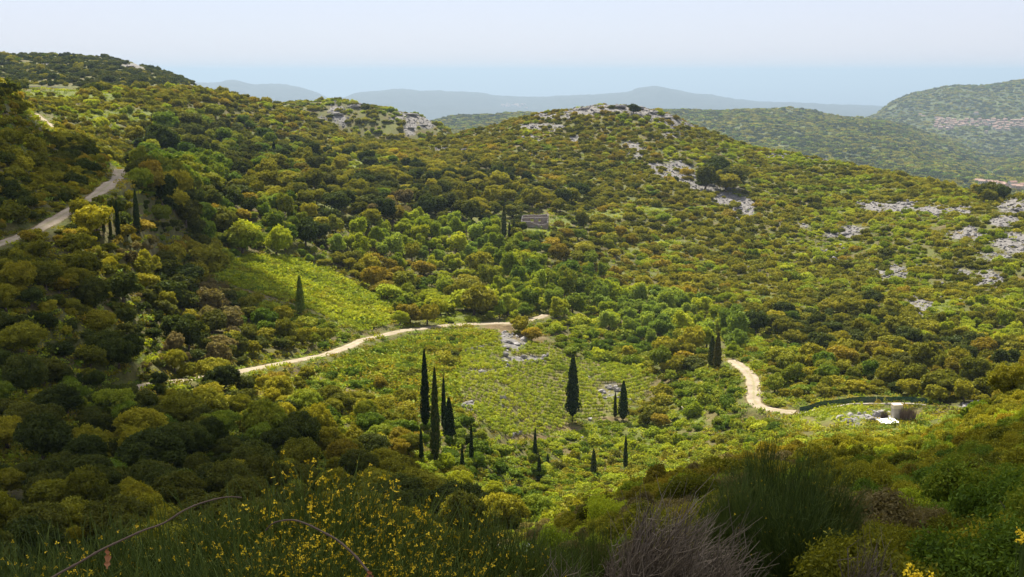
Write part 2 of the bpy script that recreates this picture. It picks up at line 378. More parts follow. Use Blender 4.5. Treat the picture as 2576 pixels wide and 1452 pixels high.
MC = {
 'olive': leaf_mat('olive_leaves', [(.052,.060,.009),(.098,.102,.012),(.152,.147,.015),(.198,.178,.017)]),
 'rust':  leaf_mat('rusty_leaves', [(.080,.072,.011),(.125,.106,.014),(.178,.140,.017),(.228,.172,.020)]),
 'green': leaf_mat('green_leaves', [(.045,.078,.012),(.078,.120,.015),(.125,.155,.018),(.16,.165,.02)]),
 'bright':leaf_mat('bright_leaves',[(.11,.15,.014),(.17,.205,.018),(.23,.245,.022)], .34),
 'dark':  leaf_mat('dark_leaves',  [(.024,.036,.009),(.040,.052,.012),(.070,.074,.014)], .3),
 'pale':  leaf_mat('pale_leaves',  [(.088,.132,.028),(.132,.182,.034),(.185,.225,.042)], .34),
 'gorse': leaf_mat('gorse_leaves', [(.05,.065,.012),(.10,.10,.014),(.32,.23,.012)], .3),
 'grey':  leaf_mat('greybrown_leaves', [(.070,.060,.032),(.11,.088,.046),(.13,.12,.045)], .3),
}
CNAME = {'olive':'olive green','rust':'rusty orange-brown','green':'mid green','bright':'bright yellow-green','dark':'very dark green','pale':'pale feathery green','grey':'greyish brown','gorse':'yellow-flecked green'}
CYP = leaf_mat('cypress_needles', [(.008,.017,.009),(.018,.032,.014),(.040,.055,.020),(.07,.06,.02)], .15, .3)
def bark_mat():
    m, nt, out = new_mat('bark'); c = ramp(nt, noise(nt, position(nt), 3, 5), [(.3,(.05,.036,.026)),(.7,(.17,.13,.10))])
    surf(nt, out, c, .9, noise(nt, position(nt), 9), .5, .05); return m
BARK = bark_mat()
def twig_mat(name, c0, c1):
    m, nt, out = new_mat(name); oi = nt.nodes.new('ShaderNodeObjectInfo').outputs['Random']
    f = mth(nt, 'ADD', mth(nt, 'MULTIPLY', attr(nt, 'rnd'), .7), mth(nt, 'MULTIPLY', oi, .3))
    surf(nt, out, ramp(nt, f, [(.1, c0), (.9, c1)]), .75); return m
DRYTWIG = twig_mat('dry_twigs', (.06,.046,.030), (.27,.215,.15))
BROOMSTEM = twig_mat('broom_stems', (.035,.062,.010), (.125,.16,.022))
CANE = twig_mat('dry_cane', (.065,.045,.030), (.12,.08,.055))
DRYLEAF = twig_mat('dry_leaf', (.35,.13,.05), (.45,.22,.10))
def plain(name, col, rough=.8, var=.25, scale=2., bump=None, bs=.3, bd=.1):
    m, nt, out = new_mat(name); p = position(nt)
    c = mix(nt, noise(nt, p, scale, 5), tuple(k*(1-var) for k in col), tuple(k*(1+var) for k in col))
    surf(nt, out, c, rough, noise(nt, p, bump, 5) if bump else None, bs, bd); return m
YELLOW = twig_mat('yellow_petals', (.52,.34,.008), (.80,.58,.015))
WHITEPETAL = twig_mat('white_petals', (.30,.33,.22), (.55,.58,.45))
def rock_mat(nm='limestone', GN=1.0):
    m, nt, out = new_mat(nm); p = position(nt)
    c = ramp(nt, noise(nt, p, .9, 8, .65), [(.25,(.09*GN,.083*GN,.078*GN)),(.45,(.18*GN,.17*GN,.162*GN)),(.62,(.27*GN,.252*GN,.24*GN)),(.8,(.36*GN,.335*GN,.315*GN))])
    lich = ramp(nt, noise(nt, p, 2.7, 4), [(.55, 0.), (.75, .6)])
    c = mix(nt, lich, c, (.30,.24,.16))
    surf(nt, out, c, .9, noise(nt, p, 3.2, 8, .7), .9, .25); return m
ROCK = rock_mat(); ROCKL = rock_mat('pale_limestone', 1.45)
def track_mat():
    m, nt, out = new_mat('gravel_track'); p = position(nt)
    c = ramp(nt, noise(nt, p, .45, 6, .6), [(.3,(.19,.145,.10)),(.5,(.28,.22,.155)),(.7,(.36,.295,.215))])
    c = mix(nt, ramp(nt, noise(nt, p, 5, 3), [(.45,0.),(.7,.45)]), c, (.42,.375,.31))
    # worn crown between the wheel ruts
    c = mix(nt, mth(nt, 'MULTIPLY', attr(nt, 'rnd'), ramp(nt, noise(nt, p, .8, 4), [(.32,.15),(.58,.9)])), c, (.20,.19,.07))
    surf(nt, out, c, .95, noise(nt, p, 6, 6), .6, .08); return m
TRACKM = track_mat()
def ground_mat():
    m, nt, out = new_mat('hillside_ground'); p = position(nt)
    mk = nt.nodes.new('ShaderNodeAttribute'); mk.attribute_name = 'mask'
    sp = nt.nodes.new('ShaderNodeSeparateColor'); nt.links.new(mk.outputs['Color'], sp.inputs[0])
    R, G, B = sp.outputs
    n1 = noise(nt, p, .12, 6, .6); n2 = noise(nt, p, 1.4, 6, .65); n3 = noise(nt, p, .5, 5, .6)
    base = ramp(nt, n2, [(.3,(.036,.038,.010)),(.5,(.070,.075,.015)),(.7,(.12,.118,.024))])
    base = mix(nt, ramp(nt, n1, [(.4,0.),(.65,.8)]), base, ramp(nt, n2, [(.3,(.08,.052,.022)),(.7,(.14,.105,.042))]))
    gr = ramp(nt, n2, [(.3,(.060,.088,.011)),(.5,(.095,.118,.014)),(.7,(.14,.148,.021))])
    gr = mix(nt, ramp(nt, n3, [(.5,0.),(.7,.5)]), gr, (.15,.13,.04))
    c = mix(nt, G, base, gr)
    dt = ramp(nt, n3, [(.3,(.070,.045,.018)),(.52,(.125,.088,.038)),(.75,(.22,.17,.095))])
    c = mix(nt, B, c, dt)
    rk = ramp(nt, noise(nt, p, .8, 8, .7), [(.28,(.05,.045,.035)),(.45,(.13,.12,.11)),(.62,(.23,.215,.205)),(.8,(.33,.305,.285))])
    rf = mth(nt, 'MULTIPLY', mth(nt, 'ADD', R, mth(nt, 'MULTIPLY', mth(nt, 'SUBTRACT', noise(nt, p, .55, 7, .75), .5), 2.6)), 2.4)
    rf = mth(nt, 'SUBTRACT', rf, .75, 1); rf = mth(nt, 'MULTIPLY', rf, mth(nt, 'GREATER_THAN', R, .02))
    c = mix(nt, rf, c, rk)
    surf(nt, out, c, .95, noise(nt, p, 1.1, 8, .7), .9, .35); return m
GROUNDM = ground_mat()
def hills_mat(nm='wooded_hills', K=1.0):
    m, nt, out = new_mat(nm); p = position(nt)
    vo = nd(nt, 'ShaderNodeTexVoronoi', Scale=.11); nt.links.new(p, vo.inputs['Vector'])
    c = ramp(nt, noise(nt, p, .0042, 6, .6), [(.32,(.040,.055,.014)),(.46,(.060,.076,.016)),(.56,(.078,.092,.018)),(.7,(.10,.11,.022))])
    c2 = ramp(nt, vo.outputs['Color'], [(.1,(.45,.45,.45)),(.9,(1.35,1.35,1.2))])
    c = mix(nt, 1.0, c, c2, 'MULTIPLY'); c = mix(nt, 1.0, c, (K, K, K), 'MULTIPLY')
    h = mth(nt, 'SUBTRACT', 1.0, vo.outputs['Distance'])
    surf(nt, out, c, .9, h, 1.0, 4.0); return m
HILLM = hills_mat()

# ------------------------------------------------------------------ terrain sheets
U_, V_ = proj(GX, GY, Z)
vis = EG >= EMAX - .012
wn = fbm(GX/9.0, GY/9.0, 4)
rock, grass, dirt = zone_masks(U_, V_, wn)
nearz = (GY > 110) & (GY < 1300) & vis
rock = np.where(nearz, rock, 0); grass = np.where(nearz, grass, 0); dirt = np.where(nearz, dirt, 0)
md = np.where(nearz, inpoly(U_, V_, MEADOW) | inpoly(U_, V_, LOWGREEN), 0).astype(float)
vn = np.where(nearz, inpoly(U_, V_, VINE), 0).astype(float)
grass = np.maximum(grass, np.where(inpoly(U_, V_, LOWGREEN), md*.55, md))
dirt = np.maximum(dirt, vn * np.clip(.38 + .6*fbm(GX/5., GY/5., 3), .05, .7)); grass = np.maximum(grass, vn*.75)
grass = np.clip(grass + np.where(GY < 110, 0, np.clip(fbm(GX/20.+3, GY/20., 3)*1.0 + .08, 0, .7)), 0, 1)
grass = np.where((U_ < 560) & (V_ > 430) & (V_ < 800) & (md < .5), grass*.15, grass)
verge = .6*np.clip(1 - (TRACKD - .2)/2.2, 0, 1)
grass = np.maximum(grass, verge); dirt = np.maximum(dirt, np.clip(1 - TRACKD/.7, 0, .8))
def sheet(name, i0, i1, mat, mask=False):
    V = np.stack([GX[i0:i1], GY[i0:i1], Z[i0:i1]], -1).reshape(-1, 3); n = i1 - i0
    idx = np.arange(n*NA).reshape(n, NA)
    Fq = np.stack([idx[:-1, :-1], idx[:-1, 1:], idx[1:, 1:], idx[1:, :-1]], -1).reshape(-1, 4)
    me = mesh_np(name, V, Fq, [mat], smooth=True)
    if mask:
        ca = me.color_attributes.new('mask', 'FLOAT_COLOR', 'POINT')
        ca.data.foreach_set('color', np.stack([rock[i0:i1], grass[i0:i1], dirt[i0:i1], np.ones((n, NA))], -1).astype(np.float32).ravel())
    o = link(name, me); return o
ib = int(np.searchsorted(YG, 1350)); ic = int(np.searchsorted(YG, 6000))
tag(sheet('ground', 0, ib+1, GROUNDM, 1), 'scrubby hillside ground with pale limestone, grass and bare earth', 'hillside', kind='structure')
tag(sheet('hills', ib, ic+1, HILLM), 'hazy green wooded hills beyond the valley', 'hills', kind='structure')
tag(sheet('mountains', ic, NY, hills_mat('forested_mountains', .15)), 'far blue mountain ridge fading into haze', 'mountains', kind='structure')
def sea_mat():
    m, nt, out = new_mat('sea_water'); p = position(nt)
    surf(nt, out, (.02,.05,.09), .25, noise(nt, p, .01, 4), .2, 1., .5); return m
tag(link('sea', mesh_np('sea', [(-200000,-500,-780),(200000,-500,-780),(200000,300000,-780),(-200000,300000,-780)], np.array([[0,1,2,3]]), [sea_mat()])), 'pale hazy sea reaching the horizon', 'sea', kind='structure')

# tracks
TLAB = {'track_bend':'pale gravel track curving round the shoulder of the dark slope','track_far':'short stretch of pale track high on the slope, narrowing away','track_low':'long pale dirt track crossing the valley above the vineyard','track_right':'sandy orange-tinted track bending down to the green mesh fence'}
for (nm, P, zz, w, oid) in paths:
    T = unit(np.gradient(P, axis=0)); N = np.c_[-T[:, 1], T[:, 0]]
    wv = w * (1 + .28*perlin(P[:, 0]/7., P[:, 1]/7.) + .18*perlin(P[:, 0]/1.7, P[:, 1]/1.7))
    if oid == 'track_bend': wv = wv * (1 + .25*np.clip((np.arange(len(P)) - len(P)*.62)/(len(P)*.18), 0, 1))
    ks = np.linspace(-.5, .5, 9); prof = np.array([-.12, .01, .03, .0, .05, .0, .03, .01, -.12])
    V = np.stack([np.c_[P + N*(wv*k)[:, None], np.maximum(zz, gz(P[:, 0]+N[:, 0]*wv*k, P[:, 1]+N[:, 1]*wv*k)) + .10 + pz] for k, pz in zip(ks, prof)], 1).reshape(-1, 3)
    n = len(P); idx = np.arange(n*9).reshape(n, 9)
    Fq = np.stack([idx[:-1, :-1], idx[:-1, 1:], idx[1:, 1:], idx[1:, :-1]], -1).reshape(-1, 4)
    r = np.tile(np.array([.9,.1,0,.2,.9,.2,0,.1,.9]), n)
    tag(link('track', mesh_np('track', V, Fq, [TRACKM], rnd=r, smooth=True)), TLAB[oid], 'track', kind='structure')

# ------------------------------------------------------------------ plant shapes
def leaf_quads(cen, nrm, size, rs, aspect=1.0, jit=.6):
    n = len(cen)
    nrm = unit(nrm + rs.normal(0, jit, (n, 3)))
    t = unit(np.cross(nrm, rs.normal(0, 1, (n, 3)))); b = np.cross(nrm, t)
    s = np.asarray(size) * rs.uniform(.65, 1.3, n)
    t = t * (s*aspect)[:, None]; b = b * s[:, None]
    V = np.stack([cen - t*.9, cen - b*.62 + nrm*(s*.15)[:, None], cen + t, cen + b*.62 + nrm*(s*.15)[:, None]], 1).reshape(-1, 3)
    return V, np.arange(4*n).reshape(n, 4)
def crown_pts(rs, lobes, n):
    """points near the outer skin of a bundle of lobes; returns centres and outward normals"""
    L = np.array(lobes); w = L[:, 3]**2; k = rs.choice(len(L), n*2, p=w/w.sum())
    d = unit(rs.normal(0, 1, (n*2, 3))); d[:, 2] = np.where(d[:, 2] < -.35, -d[:, 2], d[:, 2]); 
    rad = np.where(rs.uniform(0, 1, n*2) < .13, rs.uniform(1.1, 1.42, n*2), rs.uniform(.72, 1.12, n*2))
    p = L[k, :3] + d * (L[k, 3] * rad)[:, None]
    inside = np.zeros(n*2, bool)
    for q in L:
        inside |= np.linalg.norm(p - q[:3], axis=1) < q[3]*.66
    keep = ~inside & (p[:, 2] > .0)
    global LOBE_R
    LOBE_R = ((k*.618034) % 1.0)[keep][:n]
    return p[keep][:n], d[keep][:n]
def dome_lobes(rs, nl, rad, zc, flat=.75, r0=.30, r1=.46):
    out = [(0, 0, zc, .55)]
    for i in range(nl):
        th = rs.uniform(0, 2*PI); rr = rad * math.sqrt(rs.uniform(.05, 1)); el = rs.uniform(0, 1)
        r = rs.uniform(r0, r1) * (1.15 - .4*rr)
        z = zc + flat*math.sqrt(max(0, 1 - (rr*.9)**2))*(rs.uniform(.7, 1.08) if rs.rand() < .75 else rs.uniform(.1, .7)) - .15
        out.append((rr*math.cos(th)*.78, rr*math.sin(th)*.78, max(z, r*.55), r))
    return out
def crown(rs, n, size, nl=12, zc=.35, flat=.62, core=True, r0=.28, r1=.44, aspect=1.3, jit=.6):
    lb = dome_lobes(rs, nl, .95, zc, flat, r0, r1)
    c, d = crown_pts(rs, lb, n)
    V, Fq = leaf_quads(c, d, size, rs, aspect, jit)
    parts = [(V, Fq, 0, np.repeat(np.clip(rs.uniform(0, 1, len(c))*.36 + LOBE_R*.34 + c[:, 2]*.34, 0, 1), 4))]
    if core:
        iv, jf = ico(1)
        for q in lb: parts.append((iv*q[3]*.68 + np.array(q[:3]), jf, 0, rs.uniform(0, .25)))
    return parts, lb
def tree_trunk(rs, lb, h):
    parts = []
    P = [(0,0,-.12),(rs.uniform(-.04,.04),rs.uniform(-.04,.04),h*.5),(rs.uniform(-.08,.08),rs.uniform(-.08,.08),h)]
    parts.append(tube(P, [.085,.06,.045], 6) + (1, .5))
    for q in lb[1:6]:
        parts.append(tube([P[2], ((q[0])*.5, q[1]*.5, (q[2]+h)*.5), (q[0], q[1], q[2])], [.04,.028,.012], 4) + (1, .5))
    return parts
def mk(parts, name, mats):
    V, Fs, M, R = join(parts); return mesh_np(name, V, Fs, mats, M, R)
# evergreen oak tree: unit crown radius, trunk under it
def up(parts, dz, sz=1.0, sxy=1.0):
    return [(V*np.array([sxy, sxy, sz]) + np.array([0, 0, dz]), f, m, r) for (V, f, m, r) in parts]
TREE = []; SHRUB = []; FEATHER = []; BUSH = []
for s in range(4):
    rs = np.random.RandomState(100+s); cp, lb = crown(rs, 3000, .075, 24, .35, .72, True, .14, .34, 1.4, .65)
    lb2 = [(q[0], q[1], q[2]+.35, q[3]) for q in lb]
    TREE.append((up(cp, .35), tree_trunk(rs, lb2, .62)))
for s in range(4):
    rs = np.random.RandomState(200+s); cp, lb = crown(rs, 1600, .10, 15, .2, .54, True, .16, .38, 1.4, .65)
    SHRUB.append((up(cp, -.05, .92), tree_trunk(rs, lb, .18)))
for s in range(3):
    rs = np.random.RandomState(300+s)
    # feathery tree: upright soft sprays, open crown
    lb = [(0,0,.9,.5)]
    for i in range(16):
        th = rs.uniform(0, 2*PI); z = rs.uniform(.55, 1.75); rr = .62*math.sqrt(max(.05, 1 - ((z-1.0)/.95)**2))*rs.uniform(.4, 1)
        lb.append((rr*math.cos(th), rr*math.sin(th), z, rs.uniform(.18, .34)))
    c, d = crown_pts(rs, lb, 2300); V, Fq = leaf_quads(c + rs.normal(0, .035, c.shape), d*.6+np.array([0,0,.4]), .075, rs, 1.7, .8)
    cp = [(V, Fq, 0, np.repeat(rs.uniform(0, 1, len(c)), 4))]
    iv, jf = ico(1)
    for q in lb: cp.append((iv*q[3]*.6 + np.array(q[:3]), jf, 0, .2))
    FEATHER.append((cp, tree_trunk(rs, lb, .75)))
TREEN = []
for s in range(3):
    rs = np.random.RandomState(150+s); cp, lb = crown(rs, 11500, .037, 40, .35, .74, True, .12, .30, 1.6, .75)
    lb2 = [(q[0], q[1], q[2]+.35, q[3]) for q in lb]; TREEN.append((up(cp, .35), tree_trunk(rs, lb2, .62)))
SH = {'treen': TREEN, 'tree': TREE, 'shrub': SHRUB, 'feather': FEATHER}
PART = {}   # (type, variant, colour) -> crown mesh ; trunk mesh ; whole mesh for the mass
def part_mesh(t, k, col, which):
    key = (t, k, col, which)
    if key not in PART:
        cp, tp = SH[t][k]
        if which == 'crown': me = mk(cp, t + '_crown', [MC[col]])
        elif which == 'trunk': me = mk([(V, f, 0, r) for (V, f, m, r) in tp], t + '_trunk', [BARK])
        else: me = mk(cp + tp, t + '_whole', [MC[col], BARK])
        PART[key] = me
    return PART[key]
PART_TR = {}

# ------------------------------------------------------------------ mass scatter through geometry nodes
def gn_scatter(name, pts, rot, scale, var, meshes):
    """one object: meshes[var[i]] set at pts[i]"""
    coll = bpy.data.collections.new(name + '_kinds')
    for i, me in enumerate(meshes):
        coll.objects.link(bpy.data.objects.new('%s_kind_%03d' % (name, i), me))
    me = bpy.data.meshes.new(name); n = len(pts)
    me.vertices.add(n); me.vertices.foreach_set('co', np.asarray(pts, np.float32).ravel())
    a = me.attributes.new('rot', 'FLOAT_VECTOR', 'POINT'); a.data.foreach_set('vector', np.asarray(rot, np.float32).ravel())
    a = me.attributes.new('scl', 'FLOAT_VECTOR', 'POINT'); a.data.foreach_set('vector', np.asarray(scale, np.float32).ravel())
    a = me.attributes.new('var', 'INT', 'POINT'); a.data.foreach_set('value', np.asarray(var, np.int32))
    o = link(name, me)
    ng = bpy.data.node_groups.new(name + '_scatter', 'GeometryNodeTree')
    ng.interface.new_socket('Geometry', in_out='INPUT', socket_type='NodeSocketGeometry')
    ng.interface.new_socket('Geometry', in_out='OUTPUT', socket_type='NodeSocketGeometry')
    gi = ng.nodes.new('NodeGroupInput'); go = ng.nodes.new('NodeGroupOutput')
    ci = ng.nodes.new('GeometryNodeCollectionInfo'); ci.inputs['Collection'].default_value = coll
    ci.inputs['Separate Children'].default_value = True; ci.inputs['Reset Children'].default_value = True
    ip = ng.nodes.new('GeometryNodeInstanceOnPoints'); ip.inputs['Pick Instance'].default_value = True
    def na(nm, t):
        q = ng.nodes.new('GeometryNodeInputNamedAttribute'); q.data_type = t; q.inputs['Name'].default_value = nm; return q.outputs['Attribute']
    er = ng.nodes.new('FunctionNodeEulerToRotation')
    ng.links.new(na('rot', 'FLOAT_VECTOR'), er.inputs[0])
    L = ng.links.new
    L(gi.outputs[0], ip.inputs['Points']); L(ci.outputs[0], ip.inputs['Instance']); L(na('var', 'INT'), ip.inputs['Instance Index'])
    L(er.outputs[0], ip.inputs['Rotation']); L(na('scl', 'FLOAT_VECTOR'), ip.inputs['Scale']); L(ip.outputs[0], go.inputs[0])
    md = o.modifiers.new('scatter', 'NODES'); md.node_group = ng
    return o

# ------------------------------------------------------------------ planting plan (zones in the view, plants on the ground)
# u, v, ru, rv, crown radius m, cover, type, colours
ZN = [
 (250,1230,560,200,3.1,1.0,'tree','olive4 dark3 green2 rust2'),
 (650,1230,200,120,2.6,1.0,'tree','olive3 dark3 green2 rust2'),
 (880,1130,140,100,2.4,.95,'tree','green3 olive3 rust2 dark1'),
 (1000,1000,150,90,1.7,.62,'shrub','green5 olive3 rust2 dark1'),
 (940,900,100,50,1.4,.55,'shrub','green5 bright2 olive2'),
 (1000,1130,120,70,1.9,.95,'tree','green3 rust2 olive2 bright2'),
 (1250,1190,150,80,1.8,.95,'tree','green5 bright2 dark1 olive1'),
 (1450,1140,150,35,1.4,.9,'shrub','bright5 green4 rust1'),
 (1600,1110,140,40,1.5,.85,'shrub','green3 bright4 olive2'),
 (1650,1030,40,40,2.0,.7,'shrub','olive3 rust2'),
 (1800,1000,90,50,1.9,.95,'shrub','bright2 green5 olive2'),
 (1150,850,120,18,1.1,.7,'shrub','bright1 green5 dark1'),
 (200,860,330,110,3.1,1,'tree','olive4 dark4 rust1 grey1'),
 (480,830,150,100,2.4,1,'tree','green3 grey3 dark3 olive2'),
 (640,770,60,50,1.7,1,'tree','rust4 olive2 green2 grey1'),
 (720,850,120,50,2.0,1,'tree','green4 olive2 dark2 rust1'),
 (460,690,60,50,3.6,1,'tree','dark3 olive3'),
 (150,700,200,70,2.6,1,'tree','rust4 olive5 green1'),
 (380,640,80,30,1.8,1,'shrub','grey3 rust2 bright1'),
 (120,450,140,150,2.1,1,'shrub','olive5 rust2 dark2 green1'),
 (420,540,180,60,3.2,1,'tree','olive3 rust2 dark3 green2'),
 (600,590,80,50,4.0,1,'tree','bright2 green3 rust1 dark1'),
 (500,340,70,50,5.0,1,'tree','dark3 green2'),
 (620,400,180,70,3.2,1,'tree','dark5 green3 olive1 pale1'),
 (500,440,80,40,3.6,1,'feather','pale1 green4 dark1'),
 (330,290,220,30,2.6,.6,'shrub','bright3 olive3 green1 rust1'),
 (520,260,220,40,3,.92,'shrub','olive4 rust2 bright2'),
 (750,330,150,40,3.,.95,'shrub','olive4 rust2 bright2'),
 (900,370,250,20,3.2,.95,'shrub','rust3 olive3 bright1'),
 (900,420,60,30,2.4,.5,'shrub','bright3 olive2'),
 (800,480,200,80,3.4,1,'tree','dark4 olive3 rust1 green2'),
 (700,550,50,50,3.6,1,'feather','green4 pale2'),
 (860,560,100,50,4.0,1,'tree','dark3 olive3 rust1'),
 (980,530,50,30,4.0,1,'tree','rust3 grey2'),
 (1000,460,120,50,3.3,.9,'tree','olive3 dark3 green2'),
 (1030,630,170,60,3.0,1,'feather','pale3 bright3 green1'),
 (1200,610,120,50,2.8,1,'feather','pale3 bright3 green2'),
 (960,690,120,40,2.8,1,'tree','olive3 rust3 dark1'),
 (1060,740,90,50,2.8,1,'tree','green3 bright2 rust2 olive1'),
 (1190,740,60,50,4.5,1,'tree','olive2 bright2'),
 (1330,720,140,60,2.9,1,'feather','green3 bright2 pale1'),
 (1450,750,70,40,3.6,1,'feather','green3 pale2 bright1'),
 (1600,810,110,50,3.1,1,'feather','pale3 bright2'),
 (1780,850,90,35,3.0,.95,'feather','bright3 pale2'),
 (1480,840,100,35,2.2,1,'shrub','green4 bright2 rust1'),
 (1560,890,120,30,2.2,1,'shrub','green4 bright2 dark1'),
 (1720,910,60,40,2.8,1,'tree','green2 olive2 rust2'),
 (1250,470,200,60,3.3,.95,'tree','olive4 dark2 rust2 green1'),
 (1200,540,120,40,3.5,1,'tree','olive3 dark3 bright1'),
 (1450,630,150,60,2.8,.95,'tree','olive4 rust1 green2 dark1'),
 (1430,560,70,25,2.2,.5,'shrub','olive3 dark2'),
 (1100,400,200,35,2.7,.92,'shrub','olive4 rust3 bright1'),
 (1500,350,350,60,2.2,.9,'shrub','olive4 rust3 bright2'),
 (1450,450,250,60,2.5,.95,'shrub','olive5 rust2 dark1 bright1'),
 (1830,460,60,20,5.2,1,'tree','dark2 olive3'),
 (1900,400,250,60,2.2,.85,'shrub','olive4 bright3 rust2'),
 (1750,560,250,60,2.4,.92,'shrub','olive5 rust2 bright1 green1'),
 (1700,660,200,70,2.6,.95,'shrub','olive4 rust2 bright2 green1'),
 (2200,470,300,40,2.4,.92,'shrub','rust2 olive4 bright3'),
 (2200,600,250,60,2.0,.72,'shrub','olive4 bright3 rust1 green1'),
 (2450,620,120,90,2.0,.6,'shrub','olive4 bright2 rust1'),
 (2490,490,30,15,4.2,1,'tree','olive2 rust1 dark1'),
 (2000,720,200,70,2.4,.95,'shrub','olive4 bright2 rust1'),
 (2350,740,200,70,2.1,.85,'shrub','olive4 bright2 rust2'),
 (2100,820,200,50,2.8,.98,'tree','olive4 dark2 green2 rust1'),
 (2450,850,150,50,2.4,.95,'tree','olive4 bright2 rust2'),
 (2300,920,250,40,2.9,1,'tree','olive4 dark2 rust2 green1'),
 (2060,950,110,35,2.5,1,'tree','rust5 olive2 green2'),
 (1960,890,80,35,1.9,.95,'shrub','green3 rust2 bright2'),
 (2380,960,120,25,2.6,1,'tree','rust3 olive3 dark1'),
 (2200,1050,130,20,1.0,.25,'shrub','green2 bright2'),
 (950,290,200,45,3.0,.92,'shrub','dark2 olive2 bright2 green2'),
 (230,175,330,40,3.4,1,'shrub','dark6 olive2 green1'),
]
ZA = np.array([[z[0], z[1], z[2], z[3]] for z in ZN], float)
def parse(s):
    import re
    p = re.findall(r'([a-z]+)([0-9.]+)', s); w = np.array([float(b)*(.33 if a == 'rust' else 1) for a, b in p]); return [a for a, b in p], w/w.sum()
ZC = [parse(z[7]) for z in ZN]
CLEAR = [MEADOW, VINE,
 [(262,402),(322,425),(322,460),(250,500),(200,530),(130,570),(60,600),(0,625),(-20,600),(60,570),(130,540),(200,505),(240,480),(256,460)],
 [(60,274),(105,284),(134,306),(134,328),(110,322),(60,290)],
 [(1846,905),(1885,918),(1925,965),(1912,1012),(2012,1026),(2012,1046),(1890,1046),(1872,1000),(1872,940),(1850,920)],
 [(585,928),(700,905),(840,872),(930,838),(1000,822),(1100,808),(1280,802),(1275,822),(1200,830),(1000,848),(900,880),(840,898),(700,930),(590,945)],
 [(430,955),(494,945),(494,963),(430,966)], [(1332,790),(1368,790),(1368,806),(1332,806)],
 [(2010,1015),(2100,996),(2200,990),(2330,1000),(2330,1024),(2270,1062),(2190,1068),(2120,1060),(2060,1050),(2010,1045)],
 [(1326,525),(1380,525),(1384,574),(1326,574)], [(50,212),(200,214),(200,226),(50,226)],
 [(1246,835),(1390,835),(1390,920),(1246,950)]]
CLEAR += [[(u_-w_, a_), (u_+w_, a_), (u_+w_, b_), (u_-w_, b_)] for (u_, w_, a_, b_) in ((1070,12,885,1060),(1096,12,935,1130),(1117,8,950,1060),(1440,18,890,1066),(1567,12,962,1056),(1546,6,990,1050),(1797,20,842,915),(346,9,485,570),(298,6,515,575),(262,6,520,575),(756,10,700,785),(1268,7,520,590))]
_cu, _cv = np.meshgrid(np.arange(-100, 2700, 3), np.arange(0, 1452, 3)); CLM = np.zeros(_cu.shape, bool)
for P in CLEAR: CLM |= inpoly(_cu, _cv, P)
def clear_hit(u, v):
    i = int((u + 100)/3); j = int(v/3)
    return 0 <= i < CLM.shape[1] and 0 <= j < CLM.shape[0] and bool(CLM[j, i])
def zone_of(u, v, rng):
    q = ((u - ZA[:, 0])/ZA[:, 2])**2 + ((v - ZA[:, 1])/ZA[:, 3])**2
    q = q + rng.normal(0, .35, len(q))
    return int(q.argmin())
# named plants first: (u base, v base, radius, type, colour)
NAMED = [
 (92,612,2.4,'tree','olive'),(68,612,1.8,'tree','rust'),(222,532,1.9,'tree','olive'),(246,508,1.4,'shrub','olive'),(205,548,2.2,'tree','olive'),
 (1338,862,3.0,'tree','rust'),(1305,836,3.0,'tree','olive'),(1192,795,6.0,'tree','olive'),(1030,812,4.2,'tree','rust'),(1075,815,3.6,'tree','olive'),
 (1593,286,5.2,'tree','dark'),(1845,474,6.5,'tree','dark'),(1812,462,4.8,'tree','olive'),(2488,512,4.0,'tree','olive'),(2462,505,2.8,'tree','dark'),
 (490,400,7.5,'tree','dark'),(455,395,5.0,'tree','green'),(620,625,6.0,'feather','bright'),(560,600,5.5,'tree','dark'),(600,560,4.5,'tree','rust'),
 (460,735,5.2,'tree','dark'),(350,585,3.0,'tree','rust'),(845,590,4.6,'feather','green'),(900,585,5.0,'tree','dark'),(990,560,4.4,'tree','rust'),
 (1720,925,2.9,'tree','rust'),(1745,930,3.0,'tree','dark'),(1145,570,3.2,'tree','dark'),(1290,548,4.0,'tree','dark'),(1314,584,2.4,'tree','dark'),(1298,575,2.2,'tree','olive'),(1325,512,3.6,'tree','olive'),
 (300,930,3.2,'tree','dark'),(260,915,3.4,'tree','dark'),(480,950,2.3,'tree','olive'),(535,955,3.0,'tree','olive'),(440,935,2.6,'tree','olive'),
 (680,795,2.2,'tree','rust'),(170,335,3.4,'tree','rust'),(1180,1130,1.8,'tree','dark'),(1625,1065,2.4,'tree','olive'),(1655,1075,2.0,'tree','rust'),
 (1700,1060,1.1,'shrub','dark'),(690,965,2.0,'tree','rust'),(955,985,1.8,'tree','rust'),(1010,1130,2.4,'tree','rust'),(870,1190,2.6,'tree','rust'),(935,1160,3.0,'tree','dark'),
 (2235,690,2.,'shrub','green'),(2055,560,2.6,'shrub','dark'),(2210,905,3.4,'tree','rust'),(2400,960,3.4,'tree','rust'),(2300,950,2.4,'tree','green'),
 (1440,790,4.4,'feather','green'),(1385,770,3.0,'feather','bright'),(1225,650,3.4,'feather','bright'),(1950,985,2.6,'tree','green'),(2215,1012,1.3,'shrub','rust'),
 (1365,595,1.8,'shrub','dark'),(1120,600,3.0,'feather','pale'),(940,378,3.0,'tree','dark'),(1580,900,2.6,'tree','olive'),
]
plants = []   # dict per plant
cells = {}
CS = 7.0
def near_ok(x, y, r, k=.80):
    cx, cy = int(x//CS), int(y//CS)
    for i in (cx-1, cx, cx+1):
        for j in (cy-1, cy, cy+1):
            for (a, b, c) in cells.get((i, j), ()):
                if (a-x)**2 + (b-y)**2 < (k*(r+c))**2: return False
    return True
def put(x, y, z, r, t, col, u, v, zi=-1):
    cells.setdefault((int(x//CS), int(y//CS)), []).append((x, y, r))
    plants.append(dict(x=x, y=y, z=z, r=r, t=t, c=col, u=u, v=v, zi=zi))
